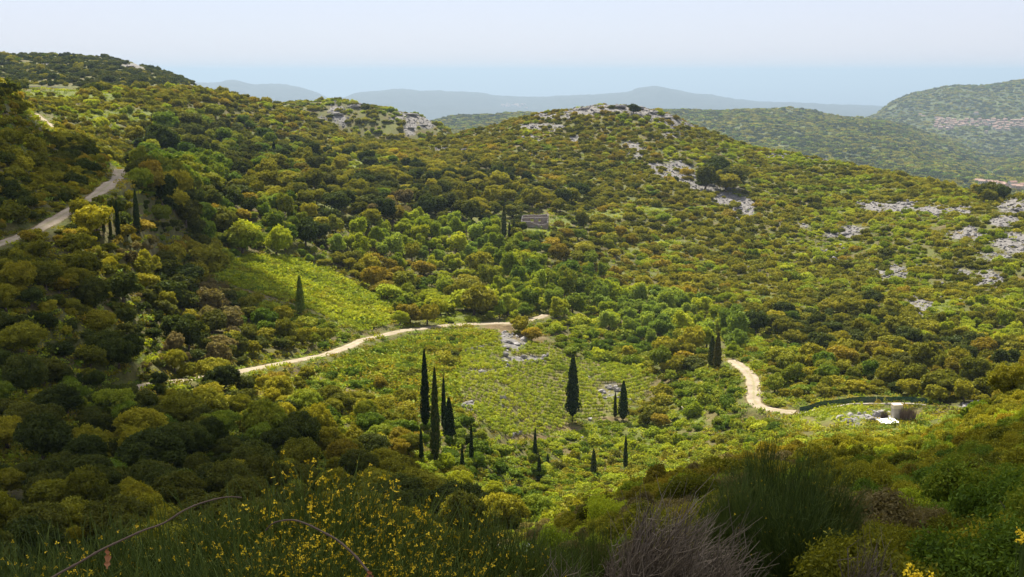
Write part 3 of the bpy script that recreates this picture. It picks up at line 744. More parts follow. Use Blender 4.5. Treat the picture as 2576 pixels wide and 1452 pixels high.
for (u, v, r, t, c) in NAMED:
    x, y, z = hit(u, v, 100, 1300); put(x, y, z, r, t, c, u, v)
HT = {'tree': 1.6, 'shrub': .95, 'feather': 2.0}
rng = np.random.RandomState(21)
def plant_pass(n, y0, y1, fill):
    a = rng.uniform(-.56, .56, n); y = np.sqrt(rng.uniform(y0*y0, y1*y1, n)); x = a*y
    z = gz(x, y); u, v = proj(x, y, z); td = track_dist(x, y)
    wn = fbm(x/9.0, y/9.0, 4); rk, gs, dr = zone_masks(u, v, wn)
    op = perlin(x/11., y/11.); sp = .5 + .5*np.clip(1.6*fbm(x/26.+50, y/26.+9, 3), -1, 1)
    for i in range(n):
        if not (-260 < u[i] < 2836 and v[i] < 1560): continue
        if not visible(x[i], y[i], z[i], 4.0, .006): continue
        zi = zone_of(u[i], v[i], rng); Zn = ZN[zi]
        if y[i] < 88 and u[i] > 930 - (88-y[i])*3: continue
        r = Zn[4] * math.exp(rng.normal(0, .38)) * (1.0, .62, .38)[fill]; t = Zn[6]
        r = min(r, Zn[4]*1.5)
        low = u[i] > 1380 and v[i] > 1095 and y[i] < 215
        if low: r = min(r, 1.5); t = 'shrub'
        if y[i] < 215 and t == 'tree': r *= .78
        if y[i] < 110: r = min(r, 2.5)
        if fill: t = 'shrub' if t == 'tree' else t
        if td[i] < r*.75 + .1: continue
        cov = Zn[5]
        if rk[i] > .3 and rng.rand() < rk[i]*1.1: continue
        if gs[i] > .3 and rng.rand() < gs[i]*.85: continue
        if dr[i] > .4 and rng.rand() < .9: continue
        if op[i] > (cov - .45)*1.1 and cov < .99: continue
        if not near_ok(x[i], y[i], r, (.68, .62, .60)[fill] * (.72 if u[i] < 560 and 420 < v[i] < 800 else 1)): continue
        h = HT[t]*r*F/y[i]
        if clear_hit(u[i], v[i]) or clear_hit(u[i], v[i]-h*.85) or clear_hit(u[i], v[i]-h*.5) or clear_hit(u[i]-r*F/y[i]*.7, v[i]-h*.5) or clear_hit(u[i]+r*F/y[i]*.7, v[i]-h*.5) or clear_hit(u[i]+r*F/y[i]*.6, v[i]-h*.85) or clear_hit(u[i]-r*F/y[i]*.6, v[i]-h*.85) or clear_hit(u[i], v[i]-h): continue
        cs, w = ZC[zi]; col = cs[min(int(np.searchsorted(np.cumsum(w), (.62*sp[i] + .38*rng.rand())*.999)), len(cs)-1)]
        if low: col = ['green', 'bright', 'olive'][rng.randint(3)]
        put(x[i], y[i], z[i], r, t, col, u[i], v[i], zi)
plant_pass(10000, 40, 330, 0); plant_pass(30000, 300, 780, 0)
plant_pass(10000, 40, 330, 1); plant_pass(22000, 300, 780, 1)
plant_pass(12000, 40, 330, 2); plant_pass(16000, 300, 780, 2); plant_pass(8000, 780, 1180, 0); plant_pass(12000, 780, 1180, 1)
print('plants', len(plants))

# ------------------------------------------------------------------ labels
LM = [('the guardrail',125,222),('the far stretch of track',95,300),('the track bend',290,440),('the dark roadside slope',110,420),('the lower left roadside',90,600),
 ('the yellow-green meadow',760,730),('the slim cypress trio',1090,1000),('the vineyard',1380,980),('the lone vineyard cypress',1440,980),('the roofless ruin',1343,550),
 ('the rocky summit',1560,275),('the rocky knoll',950,290),('the twin cypress',1797,885),('the sandy track',1895,985),('the green mesh fence',2150,1010),('the white tarpaulin',2240,1060),
 ('the long pale track',640,925),('the track junction',1330,805),('the central scree',1760,465),('the long rock bands',2290,525),('the large grey scree at the hill end',2530,590),
 ('the cypress row by the track bend',310,540),('the bright tree by the meadow',620,590),('the dark wood under the track',200,1150),('the valley bottom reeds',1620,810),
 ('the saddle between the hills',1130,370),('the skyline ridge',480,230),('the dark far hill',230,170),('the reddish heath on the spur',1800,1180),('the big dark broom',1960,1250),
 ('the dead grey bush',1650,1350),('the yellow-flowered brooms',700,1330),('the white-flowered bush',1300,1230),('the wooded gully',700,470),('the lower edge of the slope',2350,870),('the hill flank',2050,600),('the middle of the rocky hill',1560,470),('the valley thicket',1080,640),('the frame corner scrub',2480,1300),('the spur crest',2300,1060)]
LMA = np.array([[l[1], l[2]] for l in LM], float)
def relate(u, v):
    d = np.hypot(u - LMA[:, 0], (v - LMA[:, 1])*1.3); k = int(d.argmin()); n, a, b = LM[k]
    if d[k] < 45: return 'beside ' + n
    if abs(v-b)*1.3 > abs(u-a): return ('below ' if v > b else 'above ') + n
    return ('left of ' if u < a else 'right of ') + n
ORD = ['first','second','third','fourth','fifth','sixth','seventh','eighth','ninth','tenth','eleventh','twelfth','thirteenth','fourteenth','fifteenth','sixteenth','seventeenth','eighteenth','nineteenth','twentieth']
def label_set(items, noun):
    """items: (obj, u, v, size word, look) ; sets unique labels"""
    G = {}
    for it in items: G.setdefault((it[3], it[4], relate(it[1], it[2])), []).append(it)
    for (sz, look, rel), L in G.items():
        base = '%s %s %s %s' % (sz, look, noun, rel)
        if len(L) == 1: L[0][0]['label'] = base; continue
        L.sort(key=lambda i: i[1])
        for k, it in enumerate(L):
            o = ORD[k] if k < 20 else '%dth' % (k+1)
            it[0]['label'] = '%s-from-left %s' % (o, ' '.join([sz, look, noun])) + ' ' + rel
def sizeword(r, lo, hi): return 'small' if r < lo else ('large' if r > hi else 'medium')

# ------------------------------------------------------------------ plants into the scene
SPEC = {'tree': ('evergreen_tree', 'tree', 'evergreen tree', 'evergreen trees of the valley and slopes', 'woodland', 'dense evergreen woodland of rounded crowns covering the slopes'),
        'shrub': ('shrub', 'shrub', 'rounded shrub', 'rounded shrubs scattered over the hillsides', 'scrubland', 'low rounded scrub scattered over the rocky hillsides'),
        'feather': ('feathery_tree', 'tree', 'soft-leaved tree', 'soft-leaved trees of the valley bottom', 'thicket', 'soft pale green thicket of small trees in the valley')}
crown_pick = {}
def lookof(p): return CNAME[p['c']]
for t in ('tree', 'shrub', 'feather'):
    L = [p for p in plants if p['t'] == t]
    for p in L:
        inframe = -20 < p['u'] < 2596 and p['v'] < 1500
        p['app'] = p['r'] / p['y'] * (1 if inframe else .01) * (1 if visible(p['x'], p['y'], p['z'], 1.5, .0) else .3)
    L.sort(key=lambda p: -p['app'])
    nm, cat, noun, grp, mass, masslab = SPEC[t]
    items = []
    kk = 3
    for i, p in enumerate(L[:300]):
        k = rng.randint(kk); s = p['r'] * np.array([rng.uniform(.82, 1.22), rng.uniform(.82, 1.22), rng.uniform(.78, 1.22)]) * (1.0 if t != 'feather' else .95)
        e = link(nm, None, None, (p['x'], p['y'], p['z'] - .05*p['r']), rng.uniform(0, 2*PI))
        e.rotation_euler = (rng.normal(0, .09), rng.normal(0, .09), rng.uniform(0, 2*PI)); e.empty_display_size = .5
        e['category'] = cat; e['group'] = grp
        tt = 'treen' if t == 'tree' and p['y'] < 190 else t
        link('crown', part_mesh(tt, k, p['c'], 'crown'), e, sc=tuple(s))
        if t != 'shrub': link('trunk', part_mesh(tt, k, 'olive', 'trunk'), e, sc=tuple(s))
        items.append((e, p['u'], p['v'], sizeword(p['r'], 2.0 if t == 'shrub' else 2.5, 3.0 if t == 'shrub' else 3.6), lookof(p)))
    label_set(items, noun)
    rest = L[300:]
    if rest:
        for p in rest: p['tt'] = 'treen' if t == 'tree' and p['y'] < 150 else t
        cols = sorted(set((p['tt'], p['c']) for p in rest)); meshes = [part_mesh(a_, k, c, 'whole') for (a_, c) in cols for k in range(kk)]
        n = len(rest); P = np.array([[p['x'], p['y'], p['z'] - .05*p['r']] for p in rest]); R = np.array([p['r'] for p in rest])
        rot = np.c_[rng.normal(0, .12, n), rng.normal(0, .12, n), rng.uniform(0, 2*PI, n)]
        sc = np.c_[R*rng.uniform(.75, 1.35, n), R*rng.uniform(.75, 1.35, n), R*rng.uniform(.65, 1.25, n)]
        var = [cols.index((p['tt'], p['c']))*kk + rng.randint(kk) for p in rest]
        tag(gn_scatter(mass, P, rot, sc, var, meshes), masslab, mass, kind='stuff')
    print(t, len(L))

# ------------------------------------------------------------------ cypresses
def cyp_parts(seed, bare=.05):
    rs = np.random.RandomState(seed); n = 3000
    t = rs.uniform(0, 1, n)**.85; th = rs.uniform(0, 2*PI, n)
    def prof(t): return (np.minimum(1, (t/.16))**.6) * np.maximum(0, 1-t)**.62 * (1 - .12*np.sin(t*21 + seed)*(1-t))
    wob = 1 + .22*perlin(np.cos(th)*1.6 + seed, t*9) + .15*perlin(np.sin(th)*2.5 + seed*3, t*20)
    r = .075 * prof(t) * wob * rs.uniform(.66, 1.28, n)
    c = np.c_[r*np.cos(th), r*np.sin(th), bare + (1-bare)*t*1.0]
    d = np.c_[np.cos(th)*.9, np.sin(th)*.9, np.full(n, .25)]
    # flame-like sprays pointing up
    V, Fq = leaf_quads(c, d, .011, rs, 1.0, .75)
    V = V.reshape(-1, 4, 3); cc = c[:, None, :]; V = cc + (V - cc)*np.array([1, 1, 2.1]); V = V.reshape(-1, 3)
    parts = [(V, Fq, 0, np.repeat(rs.uniform(0, 1, n), 4))]
    zz = np.linspace(0, 1, 14); cv, cf = tube(np.c_[np.zeros(14), np.zeros(14), bare + (1-bare)*zz*.98], .062*prof(np.clip(zz, .02, .99)) + .0005, 8)
    parts.append((cv, cf, 0, .1)); return parts
CYPG = None
CYPM = [(mk(cyp_parts(s, b), 'cypress_crown', [CYP])) for s, b in ((1, .04), (2, .1), (3, .03))]
v_, f_ = tube([(0,0,-.04),(0,0,.06),(0,0,.25)], [.014,.011,.006], 7); CYPT = mesh_np('cypress_trunk', v_, f_, [BARK], rnd=np.full(len(v_), .5))
CYPS = [ # u, v base, v top, width px, mesh, label
 (1070,1080,880,24,0,'tallest dark cypress, left one of the slim cypress trio'),
 (1096,1170,925,26,0,'tall dark cypress standing in the middle of the cypress trio'),
 (1117,1085,944,14,2,'thin dark cypress on the vineyard side of the cypress trio'),
 (1440,1062,893,34,1,'lone tall dark cypress with a bare trunk foot at the vineyard edge'),
 (1567,1058,958,26,0,'stout dark cypress in front of the white rocks by the vineyard'),
 (1547,1052,985,10,2,'thin wispy cypress beside the stout cypress at the vineyard rocks'),
 (1346,1162,1075,12,2,'thin dark cypress below the vineyard, its tip over the field edge'),
 (1356,1215,1145,14,0,'small dark cypress just below the thin cypress under the vineyard'),
 (1378,1172,1142,9,2,'tiny dark cypress right of the pair under the vineyard'),
 (1493,1195,1128,17,0,'short dark cypress in the green thicket below the lone cypress'),
 (1573,1180,1092,12,2,'thin dark cypress in the thicket below the stout cypress'),
 (1186,1180,1060,12,2,'thin dark cypress behind the round dark tree beside the cypress trio'),
 (1060,1160,1070,12,2,'short dark cypress at the foot of the tallest cypress'),
 (1130,1110,1000,30,0,'broad shadowy cypress close behind the cypress trio'),
 (1163,1200,1120,14,2,'small dark cypress under the round dark tree'),
 (1790,925,845,24,0,'left half of the twin dark cypress near the sandy track'),
 (1804,928,838,22,0,'taller right half of the twin dark cypress near the sandy track'),
 (756,790,695,20,0,'single grey-green cypress in front of the yellow-green meadow'),
 (346,592,480,18,0,'tallest dark cypress of the row by the track bend'),
 (298,596,505,12,2,'second tallest dark cypress of the row by the track bend'),
 (262,590,510,9,2,'outermost thin dark cypress of the row by the track bend'),
 (279,598,530,9,2,'short thin dark cypress inside the row by the track bend'),
 (322,598,545,9,2,'shortest dark cypress of the row by the track bend'),
 (690,402,358,14,0,'dark cypress rising above the wooded gully'),
 (933,506,466,12,0,'small dark cypress in the saddle below the rocky knoll'),
 (1268,602,512,14,0,'tallest dark cypress beside the roofless ruin'),
 (1282,600,560,9,2,'thin dark cypress between the two taller ones at the ruin'),
 (1293,600,548,12,0,'dark cypress closest to the walls of the roofless ruin'),
 (1076,590,565,11,0,'tiny dark cypress in the pale valley thicket'),
 (1838,810,765,12,0,'dark cypress on the slope above the twin cypress'),
 (722,1000,990,8,2,'tiny dark cypress below the long pale track')]
for (u, v, vt, wpx, k, lab) in CYPS[:30]:
    x, y, z = hit(u, v, 100, 900); d = y*CP - z*SP
    h = (v - vt) * d / F * 1.03; w = wpx * d / F
    e = link('cypress', None, None, (x, y, z), rng.uniform(0, 6)); tag(e, lab, 'cypress', 'dark slender cypresses')
    s = w / .15
    if u == 756: link('crown', mk(cyp_parts(7, .02), 'green_crown', [MC['pale']]), e, sc=(s*1.1, s*1.3, h))
    else: link('crown', CYPM[k], e, sc=(s, s, h)); link('trunk', CYPT, e, sc=(h, h, h))

# ------------------------------------------------------------------ vines
def vine_mesh(seed, n=70):
    rs = np.random.RandomState(seed); d = unit(rs.normal(0, 1, (n, 3))); c = d*rs.uniform(.5, 1, (n, 1))*np.array([.42, .42, .32]) + np.array([0, 0, .55])
    V, Fq = leaf_quads(c, d + [0, 0, .8], .11, rs, 1.1)
    tv, tf = tube([(0,0,-.1),(.03,0,.25),(0,.02,.5)], [.05,.04,.03], 5)
    return (V, Fq, rs, n), (tv, tf)
VN = []; VCOL = ['bright', 'bright', 'bright', 'bright']
for s in range(4):
    (V, Fq, rs, n), (tv, tf) = vine_mesh(s)
    lf = mesh_np('vine_leaves', V, Fq, [MC[VCOL[s]]], rnd=np.repeat(rs.uniform(0, 1, n), 4)); st = mesh_np('vine_stem', tv, tf, [BARK], rnd=np.full(len(tv), .5))
    VN.append((lf, st, mk([(V, Fq, 0, np.repeat(rs.uniform(0, 1, n), 4)), (tv, tf, 1, .5)], 'vine_whole', [MC[VCOL[s]], BARK])))
vines = []
ang = math.radians(11); RPH = np.random.RandomState(4).uniform(-.5, .5, 200)
for i in range(-90, 90):
    for j in range(-74, 74):
        lx = i*.85 + rng.normal(0, .12) + RPH[j + 75]; lyy = j*1.95 + .006*i*i + rng.normal(0, .10)
        x = 12 + lx*math.cos(ang) - lyy*math.sin(ang); y = 262 + lx*math.sin(ang) + lyy*math.cos(ang)
        z = float(gz(x, y)); u, v = proj(x, y, z)
        if not inpoly(np.array([u]), np.array([v]), VINE)[0]: continue
        rk = zone_masks(np.array([u]), np.array([v]), np.array([0.]))
        if rk[0][0] > .4 or rng.rand() < .07 + .3*(perlin(x/6., y/6.) > .25): continue
        vines.append((x, y, z, rng.uniform(1.05, 1.6)*(1 + .25*perlin(x/12., y/12.)), u, v))
vines.sort(key=lambda q: -q[3]/q[1]); print('vines', len(vines))
items = []
for (x, y, z, s, u, v) in vines[:280]:
    k = rng.randint(4); e = link('grapevine', None, None, (x, y, z), rng.uniform(0, 6), None); e['category'] = 'vine'; e['group'] = 'vines planted in the stony field'
    link('leaves', VN[k][0], e, sc=s); link('stem', VN[k][1], e, sc=s)
    row = 'at the lower edge' if v > 1065 else 'in the lower part' if v > 1030 else 'in the middle' if v > 990 else 'in the upper middle' if v > 950 else 'in the upper part'
    sec = int((u - 1130)//60)
    items.append((e, u, v, row, sec))
SEC = ['at the left end', 'below the grey boulders', 'left of the stone heaps', 'under the stone heaps', 'left of the lone cypress', 'beside the lone cypress', 'between cypress and white rocks', 'near the white rocks', 'at the right end']
G = {}
for it in items: G.setdefault((it[3], min(it[4], 8)), []).append(it)
for (row, sec), L in G.items():
    L.sort(key=lambda i: i[1])
    for k, it in enumerate(L): it[0]['label'] = '%s low green vine %s of the vineyard, %s' % (ORD[min(k, 19)], row, SEC[max(sec, 0)])
R = vines[280:]
if R:
    tag(gn_scatter('vineyard_rows', [q[:3] for q in R], np.c_[np.zeros(len(R)), np.zeros(len(R)), rng.uniform(0, 6, len(R))], np.repeat(np.array([[q[3]] for q in R]), 3, 1), rng.randint(0, 4, len(R)), [m[2] for m in VN]),
        'rows of low green vines filling the rest of the stony field', 'vines', kind='stuff')

# ------------------------------------------------------------------ ground cover of low plants (meadows, gaps between the shrubs)
def tuft_mesh(seed, col, n=46, h=.5):
    rs = np.random.RandomState(seed); c = rs.uniform(-1, 1, (n, 3))*np.array([.8, .8, .5]) + np.array([0, 0, .35]); c[:, 2] = np.abs(c[:, 2])*h
    V, Fq = leaf_quads(c, np.array([0, 0, 1.0]) + rs.normal(0, .5, (n, 3)), .17, rs, 1.2)
    return mesh_np('tuft', V, Fq, [MC[col]], rnd=np.repeat(rs.uniform(0, 1, n), 4))
TC = ['bright', 'bright', 'green', 'olive', 'pale', 'rust']
TUFTS = [tuft_mesh(40+i, c) for i, c in enumerate(TC)]
n = 90000; a = rng.uniform(-.53, .53, n); y = np.exp(rng.uniform(math.log(105), math.log(760), n))
x = a*y; z = gz(x, y); u, v = proj(x, y, z); td = track_dist(x, y); wn = fbm(x/9., y/9., 4); rk, gs, dr = zone_masks(u, v, wn)
mdw = inpoly(u, v, MEADOW) | inpoly(u, v, LOWGREEN)
ok = (td > .3) & (u > -60) & (u < 2640) & (rng.rand(n) < np.where(mdw, 1.0, np.where(gs > .3, .55, .35))) & ~((rk > .35) & (rng.rand(n) < .8)) & ~inpoly(u, v, VINE) & (dr < .5)
ok &= np.array([visible(x[i], y[i], z[i], .6, .001) if ok[i] else False for i in range(n)])
idx = np.nonzero(ok)[0]; m = len(idx); S = rng.uniform(.5, 1.15, m)*(1 + y[idx]/700.)
# extra carpet in the meadows
ext = []; evar = []
for poly, cnt in ((MEADOW, 5200), (LOWGREEN, 4200)):
    P = np.array(poly); uu = rng.uniform(P[:, 0].min(), P[:, 0].max(), cnt); vv = rng.uniform(P[:, 1].min(), P[:, 1].max(), cnt); kk = inpoly(uu, vv, poly)
    for a1, b1 in zip(uu[kk], vv[kk]): ext.append(hit(a1, b1, 120, 500)); evar.append(rng.choice([0, 0, 1, 1, 3, 2]) if poly is MEADOW else rng.choice([2, 2, 3, 3, 2, 5]))
ext = np.array(ext); ne = len(ext)
var = np.concatenate([np.where((gs[idx] > .3) | mdw[idx], rng.choice([0, 1, 2], m), rng.choice([0, 2, 3, 3, 5, 4], m)), np.array(evar)])
PP = np.concatenate([np.c_[x[idx], y[idx], z[idx]], ext]); SS = np.concatenate([S, rng.uniform(.7, 1.3, ne)*np.where(rng.rand(ne) < .12, 1.9, 1)])
nn = len(PP)
tag(gn_scatter('undergrowth', PP, np.c_[np.zeros(nn), np.zeros(nn), rng.uniform(0, 6, nn)], np.c_[SS, SS, SS*rng.uniform(.7, 1.4, nn)], var, TUFTS),
    'leafy green undergrowth and grass carpeting meadow and slopes', 'undergrowth', kind='stuff'); print('tufts', nn)

# ------------------------------------------------------------------ stone
def rock_geo(seed, sub=2):
    rs = np.random.RandomState(seed); V, Fq = ico(sub)
    for k in range(9):
        d = unit(rs.normal(0, 1, 3)); h = rs.uniform(.45, .85); s = V @ d; V = V - np.outer(np.maximum(s - h, 0), d)
    V *= np.array([1, rs.uniform(.65, .95), rs.uniform(.5, .8)]); V += rs.normal(0, .03, V.shape); return V, Fq
ROCKM = [mesh_np('rock_%d' % s, *rock_geo(s, 1 if s < 6 else 2), [ROCK], rnd=None) for s in range(10)]; ROCKM += [mesh_np('pale_rock_%d' % s, *rock_geo(s, 1 if s < 6 else 2), [ROCKL], rnd=None) for s in range(10)]
n = 130000; a = rng.uniform(-.53, .53, n); y = np.sqrt(rng.uniform(190**2, 960**2, n)); x = a*y; z = gz(x, y); u, v = proj(x, y, z); wn = fbm(x/9., y/9., 4)
rk, gs, dr = zone_masks(u, v, wn); td = track_dist(x, y)
sparse = (u > 1880) & (v > 480) & (v < 800) & (y < 700) & (perlin(x/14., y/14.) > .1)
ok = (u > -30) & (u < 2610) & (td > .8) & ((rng.rand(n) < np.clip(rk*2.6, 0, 1)*(rk > .15)) | (sparse & (rng.rand(n) < .14)) | (rng.rand(n) < .002) | (inpoly(u, v, VINE) & (rng.rand(n) < .05)))
idx = np.nonzero(ok)[0]; idx = [i for i in idx if visible(x[i], y[i], z[i], .8, .001)]; m = len(idx); print('rocks', m); idx = np.array(idx)
S = np.exp(rng.normal(-.75, .5, m)); S = np.clip(S, .18, 1.7)
P = np.c_[x[idx], y[idx], z[idx] + S*.15]
tag(gn_scatter('rubble', P, rng.uniform(-.5, .5, (m, 3)) + np.c_[np.zeros(m), np.zeros(m), rng.uniform(0, 6, m)], np.c_[S, S, S*rng.uniform(.6, 1.3, m)], rng.randint(0, 10, m) + 10*(v[idx] > 810), ROCKM),
    'loose pale grey limestone rubble spilling over the hillside', 'rubble', kind='stuff')
BLD = [(1270,940,1.05,1.5,'upright grey boulder standing in the vineyard below the stone heaps'),(1276,925,.9,1.1,'grey boulder just above the upright one in the vineyard'),(1215,938,1.1,.8,'rounded white boulder in the vineyard left of the upright boulder'),
 (1190,936,.9,.6,'pale boulder at the left of the white vineyard stones'),(1270,895,1.1,1.1,'dark-faced boulder under the stone heap in the vineyard'),(1274,878,1.3,.9,'wide grey boulder at the foot of the dirt patch'),
 (1318,902,1.0,1.1,'pointed pale boulder at the end of the curved field wall'),(1282,862,1.4,.7,'flat grey boulder below the track junction'),(1300,866,1.3,.6,'flat white slab below the track junction'),
 (1532,978,1.3,.8,'white boulder on top of the rocks behind the stout cypress'),(1512,986,1.1,.7,'white boulder at the left end of the rocks behind the stout cypress'),(1553,985,1.2,1.1,'tall white boulder right behind the stout cypress'),(1556,1008,1.0,1.2,'white boulder low beside the stout cypress'),(1520,1003,.9,.6,'small white boulder below the white rocks'),
 (1422,1030,.8,.6,'small white boulder left of the lone cypress foot'),(1585,1008,.9,.6,'pale stone right of the stout cypress'),(1165,1022,.8,.7,'pale stone at the left corner of the vineyard'),
 (2190,1060,1.0,.8,'pinkish white boulder left of the white tarpaulin'),(2178,1046,.5,.4,'small white stone above the pinkish boulder'),(2188,1034,.8,.4,'flat white stone on the green bank under the fence'),(2130,1057,.7,.4,'pale stone on the earthy bank'),(2222,1038,.9,.7,'pale stone left of the concrete pillar'),
 (2455,1023,1.0,.7,'pale boulder at the left end of the white stones on the slope'),(2497,1012,1.2,.6,'bright white slab at the top of the white stones'),(2478,1018,1.0,.8,'white boulder in the middle of the white stones'),
 (1690,1062,.6,.4,'small pale stone on the grass right of the vineyard'),(1380,1008,.5,.4,'small pale stone in the middle of the vineyard'),
 (1555,272,5.5,2.4,'broad grey outcrop on the rocky summit'),(1500,285,4.0,1.8,'grey outcrop left below the rocky summit'),(1640,285,5.0,2.0,'grey outcrop right of the summit tree'),(1610,275,4,1.8,'grey outcrop beside the summit tree'),(1680,298,4,1.6,'low grey outcrop at the right shoulder of the summit'),(1470,275,4,1.4,'small outcrop at the left shoulder of the summit'),
 (850,290,4.5,2.2,'steep grey outcrop on the left face of the rocky knoll'),(893,270,4.5,2.0,'pale outcrop at the top of the rocky knoll'),(1040,292,6,2.6,'large pale outcrop at the right end of the rocky knoll'),(1065,318,4,1.8,'pale outcrop low on the right end of the knoll'),(1035,325,3.5,1.6,'small pale outcrop under the knoll end'),
 (328,170,6,2.4,'smooth grey outcrop on the skyline of the dark far hill'),(488,213,5,2.2,'bare grey rock at the tip of the dark far hill'),
 (2560,530,2.6,1.5,'dark grey crag in the large scree at the hill end'),(2120,592,2.2,1.3,'grey crag alone on the hill flank'),(2540,620,1.8,1.0,'grey crag low in the large scree')]
for i, (u, v, w, h, lab) in enumerate(BLD):
    x, y, z = hit(u, v, 100, 1200)
    V, Fq = rock_geo(500+i, 3); V = V + .10*np.c_[perlin(V[:, 0]*2.5+i, V[:, 1]*2.5+V[:, 2]*2), perlin(V[:, 1]*2.5, V[:, 2]*2.5+i), perlin(V[:, 2]*2.5, V[:, 0]*2.5+i)]
    V = V*np.array([w, w*.8, h]) + np.array([0, 0, h*.35])
    tag(link('boulder', mesh_np('boulder', V, Fq, [ROCKL if v > 800 and 'grey' not in lab else ROCK]), None, (x, y, z)), lab, 'boulder', 'pale limestone boulders and outcrops')
def stone_wall(px, h, lab, w=.6, mat=None):
    P = np.array([hit(u, v, 100, 900) for (u, v) in px])[:, :2]; P = catmull(P, 8); seg = np.r_[0, np.cumsum(np.hypot(*np.diff(P, axis=0).T))]
    parts = []; rs = np.random.RandomState(int(px[0][0]))
    for row in range(max(1, int(h/.28))):
        s = rs.uniform(0, .3)
        while s < seg[-1]:
            L = rs.uniform(.25, .6); x = np.interp(s, seg, P[:, 0]); y = np.interp(s, seg, P[:, 1]); z = float(gz(x, y))
            if not (row == int(h/.28)-1 and rs.rand() < .35):
                V, Fq = rock_geo(rs.randint(1000), 1); V = V*np.array([L*.75, w*.55, .19]) + np.array([x + rs.normal(0, .06), y + rs.normal(0, .06), z + .08 + row*.26])
                parts.append((V, Fq, 0, .5))
            s += L
    V, Fs, M, R = join(parts)
    tag(link('dry_stone_wall', mesh_np('dry_stone_wall', V, Fs, [mat or ROCK])), lab, 'stone wall', 'low dry stone walls')
stone_wall([(1173,884),(1200,878),(1232,870),(1262,862)], .9, 'low brown dry stone wall under the low green patch beside the vineyard')
stone_wall([(1322,918),(1345,914),(1368,905),(1380,893)], 1.0, 'curved dry stone wall heaped with rubble inside the vineyard')
stone_wall([(1288,1104),(1291,1094),(1312,1088)], .7, 'short dry stone wall at the bottom corner of the vineyard')
stone_wall([(530,670),(560,663),(603,650)], .9, 'low dry stone wall along the top of the yellow-green meadow')
stone_wall([(1166,1016),(1185,1030),(1205,1045)], .8, 'crumbled dry stone wall at the left edge of the vineyard')
stone_wall([(2432,1030),(2450,1024),(2480,1020)], .8, 'row of white stones on the slope right of the fence')
stone_wall([(1290,848),(1325,866),(1360,880),(1400,890)], .5, 'line of pale stones along the upper edge of the vineyard')

# ------------------------------------------------------------------ buildings and fences
def wallmat():
    m, nt, out = new_mat('rough_masonry'); p = nt.nodes.new('ShaderNodeTexCoord').outputs['Object']
    b = nd(nt, 'ShaderNodeTexVoronoi', Scale=3.2); nt.links.new(p, b.inputs['Vector'])
    c = ramp(nt, b.outputs['Color'], [(.1,(.16,.14,.13)),(.9,(.36,.32,.29))]); c = mix(nt, ramp(nt, noise(nt, p, .6, 4), [(.4,0.),(.6,.6)]), c, (.24,.16,.11))
    surf(nt, out, c, .95, b.outputs['Distance'], .8, .08); return m
MASON = wallmat()
def geo_obj(name, boxes, mat, parent=None, jitter=0, seed=0):
    rs = np.random.RandomState(seed); parts = []
    for b in boxes:
        V, Fq = box(*b); parts.append((V, Fq, 0, .5))
    V, Fs, M, R = join(parts); return link(name, mesh_np(name, V, Fs, [mat]), parent)
def ragged_wall(name, x0, x1, y0, y1, tops, parent, openings=(), z0=-1.5, along='x'):
    """wall with an uneven top; tops: heights sampled along; openings: (s0, s1, zlo, zhi)"""
    n = len(tops); L0, L1 = (x0, x1) if along == 'x' else (y0, y1)
    cuts = sorted(set([L0 + (L1-L0)*k/(n-1) for k in range(n)] + [q for o in openings for q in o[:2]])); bx = []
    for s0, s1 in zip(cuts[:-1], cuts[1:]):
        h = np.interp((s0+s1)/2, np.linspace(L0, L1, n), tops); mid = (s0+s1)/2
        segs = [(z0, h)]
        for o in openings:
            if o[0] <= mid <= o[1]: segs = [(z0, o[2])] + ([(o[3], h)] if h > o[3] else [])
        for a, b in segs: bx.append((s0, y0, a, s1, y1, b) if along == 'x' else (x0, s0, a, x1, s1, b))
    o = geo_obj(name, bx, MASON, parent); rs = np.random.RandomState(len(bpy.data.objects)); cp = []; s = L0 + .1
    while s < L1 - .1:
        w_ = rs.uniform(.3, .6); k = int(np.clip(np.searchsorted(cuts, s) - 1, 0, len(cuts)-2)); h = np.interp((cuts[k]+cuts[k+1])/2, np.linspace(L0, L1, n), tops)
        V, Fq = rock_geo(rs.randint(900), 1); c = (s, (y0+y1)/2, h+.03) if along == 'x' else ((x0+x1)/2, s, h+.03)
        cp.append((V*np.array([w_*.6, .42, .30] if along == 'x' else [.42, w_*.6, .30]) + np.array(c), Fq, 0, .5)); s += w_
    V, Fs, M, R = join(cp); link('coping', mesh_np('coping', V, Fs, [ROCKL]), o)
    return o
x, y, z = hit(1345, 573, 300, 600)
ru = link('stone_ruin', None, None, (x + .3, y + .3, z - .2), math.radians(-4), .86); tag(ru, 'roofless grey stone house ruin with broken walls and two window openings', 'ruin')
ragged_wall('front_wall', -6.4, 5.4, 0, .6, [3.1,3.2,3.0,3.05,2.9,2.5,2.0,1.7,1.5,1.5,1.7,2.2], ru)
ragged_wall('side_wall', 5.402, 6.0, -.05, 9.0, [2.3,2.6,3.3,3.9,4.6,5.0,5.3,5.3], ru, along='y')
ragged_wall('side_wall', -7.0, -6.402, -.05, 9.0, [3.1,3.2,3.6,4.0,4.3,4.8], ru, along='y')
ragged_wall('cross_wall', -6.4, 5.4, 4.4, 5.0, [4.2,4.3,4.2,4.4,4.5,4.4,4.6,4.5,4.6], ru, openings=[(-2.6,-1.0,2.4,3.7),(1.2,2.3,2.5,3.6)])
ragged_wall('back_wall', -6.4, 5.4, 8.4, 9.0, [5.0,5.1,5.0,5.2,5.2,5.1,5.3,5.5,5.6], ru)
